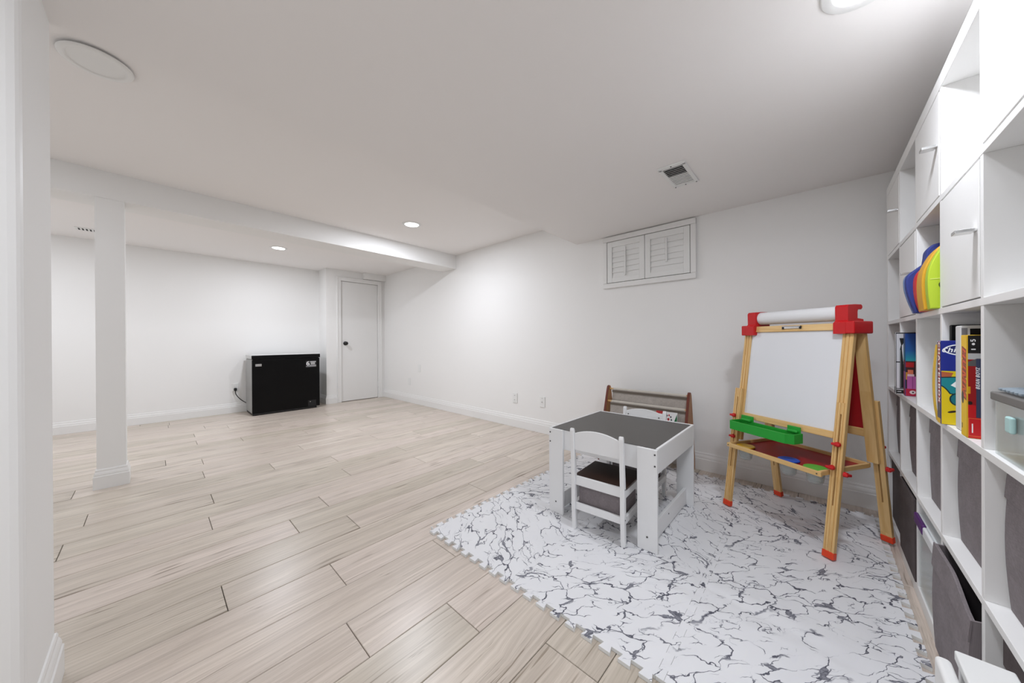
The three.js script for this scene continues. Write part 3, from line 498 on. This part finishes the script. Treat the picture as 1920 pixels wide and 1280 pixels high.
// ------------------------------------------------------------------ play table and two chairs
{
  const x0 = -1.155, x1 = -0.543, z0 = -2.182, z1 = -1.564, h = 0.492 - YM, cx = (x0 + x1) / 2, cz = (z0 + z1) / 2, a = (x1 - x0) / 2, b = (z1 - z0) / 2;
  const t = thing('play_table', 'white children\'s table with a dark grey chalkboard top', 'table', [cx, YM, cz]);
  for (const sx of [-1, 1]) for (const sz of [-1, 1]) { const l = obj('leg', rb(sx > 0 ? a - 0.094 : -a, sx > 0 ? a : -a + 0.094, 0, h - (sz > 0 ? 0 : 0.002), sz > 0 ? b - 0.016 : -b, sz > 0 ? b : -b + 0.016, 0.002), M.whitePaint, t);
    if (sz > 0) for (const [bxx, by] of [[sx * (a - 0.010), h - 0.022], [sx * (a - 0.010), h - 0.075], [sx * (a - 0.047), 0.065]]) { const s = cyl(0.0042, 0.0042, 0.003, 12); s.rotateX(Math.PI / 2); s.translate(bxx, by, b + 0.0005); obj('bolt', s, M.slot, l); } }
  for (const sx of [-1, 1]) { obj('apron', rb(sx > 0 ? a - 0.016 : -a, sx > 0 ? a : -a + 0.016, h - 0.112, h, -b + 0.017, b - 0.017, 0.002), M.whitePaint, t);
    const rl = obj('lower_rail', rb(sx * (a - 0.047) - 0.008, sx * (a - 0.047) + 0.008, 0.008, 0.098, -b + 0.017, b - 0.017, 0.002), M.whitePaint, t);
    if (sx > 0) { const s = cyl(0.004, 0.004, 0.003, 12); s.rotateZ(Math.PI / 2); s.translate(a - 0.039, 0.07, 0.03); obj('bolt', s, M.slot, rl); } }
  for (const sz of [-1, 1]) obj('apron', rb(-a + 0.017, a - 0.017, h - 0.112, h - 0.001, sz > 0 ? b - 0.034 : -b + 0.018, sz > 0 ? b - 0.018 : -b + 0.034, 0.002), M.whitePaint, t);
  obj('table_top', rb(-a + 0.0165, a - 0.0165, h - 0.014, h - 0.004, -b + 0.0345, b - 0.0345, 0.001), std(0x4b4845, 0.4), t);
  obj('top_rim', merge([rb(-a, a, h - 0.001, h + 0.003, -b, -b + 0.014, 0.001), rb(-a, -a + 0.012, h, h + 0.003, -b + 0.014, b - 0.017, 0.001), rb(a - 0.012, a, h, h + 0.003, -b + 0.014, b - 0.017, 0.001)]), M.whitePaint, t);
  obj('table_top_edge', merge([rb(-a + 0.0125, a - 0.0125, h - 0.001, h + 0.0012, -b + 0.0145, -b + 0.036, 0.0005), rb(-a + 0.0125, a - 0.0125, h - 0.001, h + 0.0012, b - 0.036, b - 0.0168, 0.0005), rb(-a + 0.0125, -a + 0.018, h - 0.004, h + 0.0012, -b + 0.03, b - 0.03, 0.0005), rb(a - 0.018, a - 0.0125, h - 0.004, h + 0.0012, -b + 0.03, b - 0.03, 0.0005), rb(-a + 0.017, a - 0.017, h - 0.005, h + 0.001, -b + 0.035, b - 0.035, 0.0005)]), std(0x4b4845, 0.4), t);
}
function makeChair(label, pos, turn) { // origin: floor, centre of the back; the seat points to -z, its back to +z
  const t = thing('kids_chair', label, 'chair', pos, turn, 'white children\'s chairs at the play table');
  const W = 0.141, HH = 0.530, pw = 0.022;
  for (const s of [-1, 1]) {
    const pr = [[0.006, 0], [0.030, 0], [0.027, 0.12], [0.026, 0.27], [0.014, 0.42], [0.006, HH - 0.012], [0.0, HH], [-0.010, HH], [-0.014, HH - 0.012], [-0.008, 0.42], [-0.002, 0.28], [-0.002, 0.12]]; // [depth into the seat, height]
    const g = extrudeXY(pr.map(p => [p[0], p[1]]), -pw / 2, pw / 2, 0.004); g.rotateY(Math.PI / 2); g.translate(s * (W - pw / 2), 0, 0);
    const l = obj('rear_leg', g, M.whitePaint, t);
    for (const y of [0.275, 0.13]) { const b = cyl(0.0035, 0.0035, 0.002, 10); b.rotateZ(Math.PI / 2); b.translate(s * W, y, -0.012); obj('bolt', b, M.slot, l); }
    obj('front_leg', rb(s * W - (s > 0 ? pw : 0), s * W + (s > 0 ? 0 : pw), 0, 0.262, -0.265, -0.243, 0.003), M.whitePaint, t);
    obj('side_rail', rb(s * W - (s > 0 ? 0.018 : 0.004), s * W + (s > 0 ? -0.004 : 0.018), 0.225, 0.262, -0.243, -0.026, 0.003), M.whitePaint, t);
    obj('side_stretcher', rb(s * W - (s > 0 ? 0.018 : 0.004), s * W + (s > 0 ? -0.004 : 0.018), 0.10, 0.135, -0.243, -0.026, 0.003), M.whitePaint, t);
  }
  const bp = [[-W + pw, 0.418], [W - pw, 0.418], [W - pw, 0.505]]; for (let i = 1; i < 14; i++) { const x = (W - pw) * (1 - 2 * i / 14); bp.push([x, 0.505 + 0.024 * (1 - (x / (W - pw)) ** 2)]); } bp.push([-W + pw, 0.505]);
  const back = extrudeXY(bp, -0.005, 0.005, 0.002); back.rotateX(0.04); back.translate(0, 0, -0.022); obj('backrest', back, M.whitePaint, t);
  obj('back_rail', rb(-W + pw, W - pw, 0.232, 0.278, -0.024, -0.010, 0.002), M.whitePaint, t);
  obj('rear_stretcher', rb(-W + pw, W - pw, 0.105, 0.140, -0.022, -0.008, 0.002), M.whitePaint, t);
  obj('seat', rb(-W + 0.002, W - 0.002, 0.263, 0.276, -0.285, -0.034, 0.004), std(0x35231b, 0.33), t);
  obj('seat_edge', rb(-W + 0.004, W - 0.004, 0.2625, 0.274, -0.0335, -0.026, 0.002), M.whitePaint, t);
  const bin = rb(-W + 0.026, W - 0.026, 0.10, 0.225, -0.238, -0.034, 0.006, 3); metreUV(bin, 'x', 0, 0, 3); obj('storage_pouch', bin, binMat, t);
  for (const s of [-1, 1]) { const b = cyl(0.004, 0.004, 0.003, 10); b.rotateX(Math.PI / 2); b.translate(s * 0.1, 0.486, -0.0155); obj('bolt', b, M.slot, t); }
  return t;
}
makeChair('white children\'s chair in front of the play table, its back to the camera', [-0.815, YM, -1.497], 0.065);
makeChair('white children\'s chair behind the play table, mostly hidden', [-0.852, YM, -2.214], Math.PI + 0.02);

// ------------------------------------------------------------------ sling book rack against the window wall
{
  const x0 = -1.345, x1 = -0.690, t = thing('book_rack', 'wooden sling book rack with beige cloth behind the play table', 'book rack', [0, YM, 0]);
  const prof = [[-2.80, 0], [-2.50, 0], [-2.50, 0.05], [-2.66, 0.565], [-2.672, 0.590], [-2.688, 0.598], [-2.704, 0.592], [-2.715, 0.57], [-2.80, 0.10]]; // z,y
  for (const x of [x0, x1 - 0.018]) {
    const g = extrudeXY(prof.map(p => [-p[0], p[1]]), 0, 0.018, 0.003); g.rotateY(Math.PI / 2); g.translate(x, 0, 0); // (-z -> x) turned back
    metreUV(g, 'y', 0.1, 0.2, 1); const b = obj('side_board', g, beech, t);
    const e = extrudeXY(prof.slice(1, 6).map(p => [-p[0] - 0.0008, p[1]]).concat(prof.slice(1, 6).reverse().map(p => [-p[0] + 0.004, p[1] - 0.001])), 0.0, 0.018); e.rotateY(Math.PI / 2); e.translate(x, 0, 0);
    obj('front_edge', e, mahogany, b);
  }
  const rods = [[0.570, -2.690], [0.470, -2.652], [0.36, -2.618], [0.24, -2.58]];
  for (const [y, z] of rods) { const r = cyl(0.0075, 0.0075, x1 - x0 - 0.036, 14); r.rotateZ(Math.PI / 2); r.translate((x0 + x1) / 2, y, z); metreUV(r, 'x'); const rod = obj('rod', r, pine, t); if (y > 0.3) { const sl = cyl(0.0095, 0.0095, x1 - x0 - 0.085, 16); sl.rotateZ(Math.PI / 2); sl.translate((x0 + x1) / 2 + 0.012, y, z); metreUV(sl, 'x', 0, 0, 3); obj('cloth_sleeve', sl, std(0xcfc8bd, 0.95), rod); } }
  for (let i = 0; i < 3; i++) { // sling hangs from rod i down and forward to rod i+1
    const [ya, za] = rods[i], [yb, zb] = rods[i + 1], n = 22, m = 24, xa = x0 + 0.045, xb = x1 - 0.022, pos = [], uv = [], idx = [];
    const path = []; path.push([ya + 0.009, za + 0.004], [ya - 0.012, za + 0.011]); for (let k = 1; k <= n; k++) { const s = k / n; path.push([ya - 0.012 - (ya - yb + 0.10) * Math.min(1, s * 1.35) + (s > 0.74 ? 0.085 * (s - 0.74) / 0.26 : 0), za + 0.010 + (zb - za) * s + (i === 0 ? -0.004 : 0)]); }
    path.forEach(([y, z], j) => { for (let k = 0; k <= m; k++) { const x = xa + (xb - xa) * k / m; pos.push(x, y, z + 0.0015 * noise(k * 0.9, j * 0.35 + i * 9)); uv.push(x * 3, y * 3); } });
    for (let j = 0; j < path.length - 1; j++) for (let k = 0; k < m; k++) { const q = j * (m + 1) + k; idx.push(q, q + m + 1, q + 1, q + 1, q + m + 1, q + m + 2); }
    const g = new THREE.BufferGeometry(); g.setAttribute('position', new THREE.Float32BufferAttribute(pos, 3)); g.setAttribute('uv', new THREE.Float32BufferAttribute(uv, 2)); g.setIndex(idx); g.computeVertexNormals();
    const sl = obj('sling', g, new THREE.MeshStandardMaterial({ map: linenTex, roughness: 0.95, side: THREE.DoubleSide }), t);
    const hem = bx(xa, xb, ya - 0.026, ya - 0.009, za + 0.0095, za + 0.0165); metreUV(hem, 'x', 0, 0, 3); obj('stitched_hem', hem, std(0x6c6359, 0.95), sl);
  }
  const bk = one('picture_book', (() => { const g = new THREE.BoxGeometry(0.15, 0.20, 0.012); g.rotateX(-0.2); g.translate(-0.835, YM + 0.350, -2.598); return g; })(), [0, 1, 2, 3].map(() => std(0xe6e6e6, 0.5)).concat([std(0xffffff, 0.45, { map: canvasTex(256, 256, (g, w, h) => { g.fillStyle = '#e9e7e6'; g.fillRect(0, 0, w, h); g.fillStyle = '#b52a2a'; g.fillRect(0, 0, w * 0.32, h * 0.1); for (let i = 0; i < 9; i++) { const a = i / 9 * Math.PI * 2; g.fillStyle = i % 2 ? '#b02030' : '#30343c'; g.beginPath(); g.arc(w * 0.6 + Math.cos(a) * w * 0.14, h * 0.28 + Math.sin(a) * h * 0.16, w * 0.035, 0, 7); g.fill(); } g.fillStyle = '#a81c24'; g.beginPath(); g.arc(w * 0.6, h * 0.27, w * 0.05, 0, 7); g.fill(); g.fillStyle = '#15643a'; g.beginPath(); g.moveTo(w * 0.99, h * 0.05); g.lineTo(w * 0.8, h * 0.5); g.lineTo(w, h * 0.5); g.fill(); }) }), std(0xe6e6e6, 0.5)]), 'white picture book with red and green print in the book rack', 'book');
}

// ------------------------------------------------------------------ children's easel
{
  const E = thing('easel', 'children\'s wooden easel with whiteboard and red plastic caps', 'easel', [-0.075, YM, -2.3625], -31 * Math.PI / 180);
  const redP = std(0xc8141a, 0.38), orange = std(0xe8431a, 0.42), green = std(0x25a035, 0.38), board = std(0xe4e5e8, 0.22), redBoard = std(0xa3121a, 0.45);
  const al = Math.atan(0.155 / 1.08), be = Math.atan(0.168 / 1.08);
  const F = g => { g.rotateX(-al); g.translate(0, 0, 0.2); return g; };                      // plane coordinates (x, up the slope, out) -> easel
  const Bk = g => { g.rotateX(-be); g.translate(0, 0, 0.2); g.rotateY(Math.PI); return g; };   // same for the rear frame
  function grooved(w, t, s0, s1, du) { // board with two shallow grooves on its outer face, running up
    const a = w / 2, q = 0.004, pts = [[-a, -t], [a, -t], [a, -0.002], [a - 0.002, 0], [a * 0.48, 0], [a * 0.42, -q], [a * 0.26, -q], [a * 0.20, 0], [-a * 0.20, 0], [-a * 0.26, -q], [-a * 0.42, -q], [-a * 0.48, 0], [-a + 0.002, 0], [-a, -0.002]];
    const g = extrudeXY(pts, s0, s1); g.rotateX(-Math.PI / 2); g.scale(1, 1, 1); // z->y, y->-z
    const p = g.attributes.position; for (let i = 0; i < p.count; i++) p.setZ(i, -p.getZ(i)); // outer face at +z
    const ix = g.index; const P = g.toNonIndexed ? g : g; // flip winding after the mirror
    const arr = g.attributes.position.array, ua = g.attributes.uv.array; for (let i = 0; i < arr.length; i += 9) for (let k = 0; k < 3; k++) { const s = arr[i + 3 + k]; arr[i + 3 + k] = arr[i + 6 + k]; arr[i + 6 + k] = s; }
    g.computeVertexNormals(); return metreUV(g, 'y', du, du * 0.7, 1);
  }
  function slotted(w, t, s0, s1, h0, h1, du) { // leg with a long slot
    const side = sg => { const h = w / 2 - 0.003, g = grooved1(h, t, s0, s1); g.translate(sg * (0.003 + h / 2), 0, t); return g; };
    const fill = (ya, yb) => bx(-0.0032, 0.0032, ya, yb, 0.001, t - 0.003);
    return metreUV(merge([side(-1), side(1), fill(s0, h0), fill(h1, s1)]), 'y', du, du * 0.4, 1);
  }
  function grooved1(w, t, s0, s1) { // narrow strip with one groove on its outer face
    const a = w / 2, q = 0.003; const g = extrudeXY([[-a, 0], [a, 0], [a, -(t - 0.0015)], [a - 0.0015, -t], [a * 0.25, -t], [a * 0.15, -t + q], [-a * 0.15, -t + q], [-a * 0.25, -t], [-a + 0.0015, -t], [-a, -(t - 0.0015)]].map(p => [p[0], p[1] + t]).reverse(), s0, s1);
    g.rotateX(-Math.PI / 2); g.translate(0, 0, 0); return g;
  }
  const knob = () => merge([cyl(0.010, 0.012, 0.012, 14).rotateX(Math.PI / 2).translate(0, 0, -0.002), rb(-0.016, 0.016, -0.006, 0.006, -0.004, 0.012, 0.003), cyl(0.006, 0.006, 0.02, 10).rotateX(Math.PI / 2)]);
  for (const s of [-1, 1]) {
    // front
    const up = obj('upper_post', F(grooved(0.042, 0.02, 0.40, 1.045, 0.2 + s * 0.1).translate(s * 0.241, 0, -0.001)), pine, E);
    const lg = obj('leg', F(slotted(0.041, 0.018, 0.012, 0.70, 0.235, 0.648, 0.5 + s * 0.2).translate(s * 0.2515, 0, 0)), pine, E);
    obj('foot_cap', F(rb(s * 0.2515 - 0.0225, s * 0.2515 + 0.0225, 0.003, 0.034, -0.003, 0.021, 0.004, 3)), orange, lg);
    obj('knob', F(knob().translate(s * 0.2515, s > 0 ? 0.51 : 0.412, 0.026)), redP, lg);
    if (s > 0) { obj('knob', F(knob().translate(0.238, 0.402, 0.026)), redP, lg); const k = knob(); k.rotateY(Math.PI / 2); obj('knob', F(k.translate(0.285, 0.385, 0.004)), redP, lg); }
    else obj('knob', F(knob().translate(-0.262, 0.535, 0.024)), redP, lg);
    // rear
    const bu = obj('rear_post', Bk(grooved(0.042, 0.02, 0.40, 1.045, 0.35 + s * 0.1).translate(s * 0.241, 0, -0.001)), pine, E);
    const bl = obj('leg', Bk(slotted(0.041, 0.018, 0.012, 0.70, 0.20, 0.40, 0.15 + s * 0.2).translate(s * 0.2515, 0, 0)), pine, E);
    obj('foot_cap', Bk(rb(s * 0.2515 - 0.0225, s * 0.2515 + 0.0225, 0.003, 0.034, -0.003, 0.021, 0.004, 3)), orange, bl);
    const k2 = knob(); k2.rotateY(Math.PI / 2 * s); obj('knob', Bk(k2.translate(s * 0.285, 0.375, 0.004)), redP, bl);
    obj('knob', Bk(knob().translate(s * 0.2515, 0.47, 0.026)), redP, bl);
    // red top bracket: cap over both posts with a hook for the paper roll
    const cap = extrudeXY([[0.072, 1.024], [0.072, 1.075], [0.056, 1.088], [0.058, 1.150], [0.050, 1.160], [0.000, 1.163], [-0.040, 1.163], [-0.048, 1.156], [-0.048, 1.146], [-0.040, 1.139], [-0.018, 1.139], [-0.014, 1.130], [-0.014, 1.098], [-0.055, 1.094], [-0.070, 1.024]].map(p => [-p[0], p[1]]), 0, s > 0 ? 0.05 : 0.05, 0.003);
    cap.rotateY(Math.PI / 2); cap.translate(s > 0 ? 0.192 : -0.242, -YM, 0);
    const base = rb(s > 0 ? 0.213 : -0.272, s > 0 ? 0.272 : -0.213, 1.024 - YM, 1.082 - YM, -0.066, 0.070, 0.006, 3);
    obj('top_bracket', merge([cap, base]), redP, E);
  }
  obj('whiteboard', F(rb(-0.2205, 0.2205, 0.562, 1.045, -0.014, -0.008, 0.001)), board, E);
  obj('top_rail', F(metreUV(rb(-0.215, 0.215, 1.040, 1.074, -0.02, 0.001, 0.003), 'x', 0.3, 0.1)), pine, E);
  obj('bottom_rail', F(metreUV(rb(-0.2205, 0.2205, 0.530, 0.562, -0.02, 0.0, 0.003), 'x', 0.1, 0.3)), pine, E);
  const clip = obj('paper_clip', F(merge([rb(-0.045, 0.040, 1.054, 1.066, 0.002, 0.006, 0.002), cyl(0.003, 0.003, 0.09, 10).rotateZ(Math.PI / 2).translate(-0.002, 1.066, 0.006)])), M.chrome, E);
  for (const s of [-1, 1]) obj('clip_end', F(rb(s * 0.042 - 0.005, s * 0.042 + 0.005, 1.052, 1.068, 0.001, 0.008, 0.002)), M.black, clip);
  obj('rear_board', Bk(rb(-0.2205, 0.2205, 0.562, 1.04, -0.014, -0.008, 0.001)), redBoard, E);
  obj('rear_rail', Bk(metreUV(rb(-0.2205, 0.2205, 0.522, 0.562, -0.02, 0.0, 0.003), 'x', 0.5, 0.2)), pine, E);
  const roll = cyl(0.036, 0.036, 0.382, 40); roll.rotateZ(Math.PI / 2); roll.translate(0, 1.122 - YM, 0.012); obj('paper_roll', roll, std(0xe9e9ea, 0.8), E);
  // red tray with pine rim between the legs
  const ty = 0.382 - YM;
  obj('tray', rb(-0.224, 0.224, ty - 0.004, ty, -0.118, 0.222, 0.001), redBoard, E);
  for (const g of [metreUV(rb(-0.232, 0.238, ty - 0.006, ty + 0.016, 0.222, 0.234, 0.002), 'x'), metreUV(rb(-0.228, 0.228, ty - 0.006, ty + 0.016, -0.130, -0.118, 0.002), 'x', 0.4), metreUV(rb(-0.230, -0.2185, ty - 0.006, ty + 0.016, -0.118, 0.222, 0.002), 'z', 0.2), metreUV(rb(0.2185, 0.230, ty - 0.006, ty + 0.016, -0.118, 0.222, 0.002), 'z', 0.7)]) obj('tray_rim', g, pine, E);
  for (const s of [-1, 1]) { const b = cyl(0.003, 0.003, 0.003, 10); b.rotateX(Math.PI / 2); b.translate(s * 0.222, ty + 0.005, 0.2345); obj('tray_bolt', b, M.slot, E); }
  // green trough hooked on the bottom rail
  const tr = []; const gx0 = -0.235, gx1 = 0.100, gy0 = 0.478 - YM, gy1 = 0.527 - YM, gz0 = 0.132, gz1 = 0.216;
  { const rr = (x0, x1, z0, z1, r) => { const s = new THREE.Shape(); s.moveTo(x0, z0); s.lineTo(x1, z0); s.lineTo(x1, z1 - r); s.lineTo(x1 - r, z1); s.lineTo(x0 + r * 0.4, z1); s.lineTo(x0, z1 - r * 0.4); s.closePath(); return s; };
    const outer = rr(gx0, gx1, gz0, gz1, 0.026); const inner = rr(gx0 + 0.004, gx1 - 0.004, gz0 + 0.004, gz1 - 0.004, 0.025); outer.holes.push(new THREE.Path(inner.getPoints().reverse()));
    const g = new THREE.ExtrudeGeometry(outer, { depth: gy1 - gy0 - 0.002, bevelEnabled: true, bevelSize: 0.001, bevelThickness: 0.001, bevelSegments: 2 }); g.rotateX(Math.PI / 2); g.translate(0, gy1 - 0.001, 0); tr.push(g);
    const fl = new THREE.ExtrudeGeometry(rr(gx0 + 0.003, gx1 - 0.003, gz0 + 0.003, gz1 - 0.003, 0.025), { depth: 0.003, bevelEnabled: false }); fl.rotateX(Math.PI / 2); fl.translate(0, gy0 + 0.003, 0); tr.push(fl);
    for (const [a, b] of [[-0.222, -0.150], [0.030, 0.092]]) { tr.push(rb(a, b, gy1 - 0.012, 0.556 - YM, gz0 - 0.004, gz0 + 0.003, 0.003, 3)); tr.push(rb(a + 0.006, b - 0.006, gy1 - 0.002, gy1 + 0.012, gz0, gz0 + 0.018, 0.005, 3)); } }
  obj('trough', merge(tr), green, E);
  for (const [x, z, col] of [[-0.168, 0.168, 0xe7b32a], [0.058, 0.165, 0x1c56c8], [0.172, 0.160, 0x63b93c]]) {
    const cup = new THREE.LatheGeometry([[0, -0.066], [0.026, -0.066], [0.030, -0.058], [0.0385, 0], [0.037, 0], [0.0285, -0.056], [0, -0.063]].map(p => new THREE.Vector2(...p)), 28); cup.translate(x, ty, z);
    const c = obj('paint_cup', cup, clear, E);
    const lid = new THREE.LatheGeometry([[0, 0.007], [0.034, 0.007], [0.041, 0.009], [0.0445, 0.007], [0.0445, 0.001], [0, 0.001]].map(p => new THREE.Vector2(...p)), 32); lid.translate(x, ty, z); obj('cup_lid', lid, std(col, 0.4), c);
  }
}

// ------------------------------------------------------------------ chest freezer
{
  const x1 = -5.615, x0 = -6.06, z1 = -0.903, z0 = -1.728, h = 0.825;
  const t = thing('chest_freezer', 'black chest freezer with grey sides against the far wall', 'freezer', [(x0 + x1) / 2, 0.0005, (z0 + z1) / 2]);
  const a = (x1 - x0) / 2, b = (z1 - z0) / 2, side = std(0x9b9b99, 0.35);
  obj('body', rb(-a, a - 0.012, 0.03, h - 0.062, -b, b, 0.006, 3), side, t);
  const fp = obj('front_panel', rb(a - 0.03, a, 0.03, h - 0.064, -b - 0.001, b + 0.001, 0.008, 3), M.enamel, t);
  obj('lid', rb(-a, a + 0.002, h - 0.056, h, -b - 0.004, b + 0.004, 0.008, 3), std(0xd0d0ce, 0.3), t);
  obj('lid_front', rb(a - 0.01, a + 0.008, h - 0.058, h - 0.004, -b - 0.006, b + 0.006, 0.006, 3), M.enamel, t);
  obj('gasket', rb(-a + 0.01, a - 0.014, h - 0.063, h - 0.055, -b + 0.01, b - 0.01, 0.001), M.blackMatte, t);
  obj('plinth', rb(-a + 0.03, a - 0.004, 0.006, 0.03, -b + 0.06, b - 0.004, 0.003), M.blackMatte, t);
  for (const [fx, fz] of [[a - 0.05, b - 0.05], [a - 0.05, -b + 0.05], [-a + 0.05, b - 0.05], [-a + 0.05, -b + 0.05]]) { const f = cyl(0.018, 0.02, 0.03, 16); f.translate(fx, 0.015, fz); obj('foot', f, M.blackMatte, t); }
  const bd = rb(a, a + 0.003, h - 0.155, h - 0.122, b - 0.105, b - 0.035, 0.0014, 3); obj('badge', bd, M.chrome, fp);
  const st = new THREE.PlaneGeometry(0.145, 0.10); st.rotateY(Math.PI / 2); st.translate(a + 0.0008, h - 0.155, -b + 0.115);
  obj('sticker', st, std(0xffffff, 0.4, { map: canvasTex(256, 176, (g, w, h2) => { g.fillStyle = '#0b0b0d'; g.fillRect(0, 0, w, h2); txt(g, '6', w * 0.2, h2 * 0.42, 150, '#f4f4f4'); g.fillStyle = '#e8e8e8'; g.fillRect(w * 0.40, h2 * 0.10, w * 0.54, 22); g.fillRect(w * 0.46, h2 * 0.30, w * 0.40, 14); g.fillRect(w * 0.46, h2 * 0.42, w * 0.40, 22); g.fillStyle = '#0b0b0d'; for (let i = 0; i < 7; i++) { g.fillRect(w * (0.44 + i * 0.07), h2 * 0.13, 4, 12); g.fillRect(w * (0.49 + i * 0.055), h2 * 0.45, 4, 12); } g.fillStyle = '#d8d8d8'; g.fillRect(w * 0.34, h2 * 0.66, w * 0.62, 16); g.fillStyle = '#9a9a9a'; g.fillRect(w * 0.03, h2 * 0.80, w * 0.93, 18); }) }), fp);
  const lk = cyl(0.006, 0.006, 0.003, 14); lk.rotateZ(Math.PI / 2); lk.translate(a + 0.001, 0.105, -b + 0.13); obj('indicator', lk, M.chrome, fp);
  obj('vent_grille', rb(a - 0.006, a + 0.001, 0.034, 0.125, -b + 0.05, -b + 0.16, 0.002), M.blackMatte, t);
  // outlet and cord on the wall beside it
  const o = thing('wall_outlet', 'white outlet with black plug beside the freezer', 'outlet', [XB, 0.36, -0.79]);
  obj('plate', rb(0, 0.007, -0.058, 0.058, -0.036, 0.036, 0.004, 3), M.plastic, o); obj('socket', rb(0.006, 0.009, 0.01, 0.042, -0.017, 0.017, 0.005, 3), M.plastic, o);
  const c = thing('power_cord', 'black power cord running from the outlet to the freezer', 'cord', [0, 0, 0]);
  obj('plug', rb(XB + 0.0075, XB + 0.045, 0.312, 0.352, -0.806, -0.774, 0.008, 3), M.blackMatte, c);
  obj('cable', new THREE.TubeGeometry(new THREE.CatmullRomCurve3([[XB + 0.03, 0.318, -0.79], [XB + 0.033, 0.27, -0.793], [XB + 0.035, 0.21, -0.825], [XB + 0.035, 0.15, -0.88], [XB + 0.032, 0.11, -0.95], [XB + 0.03, 0.10, -1.02]].map(p => new THREE.Vector3(...p))), 40, 0.005, 8), M.blackMatte, c);
}
shade(scene);
renderer.render(scene, camera);
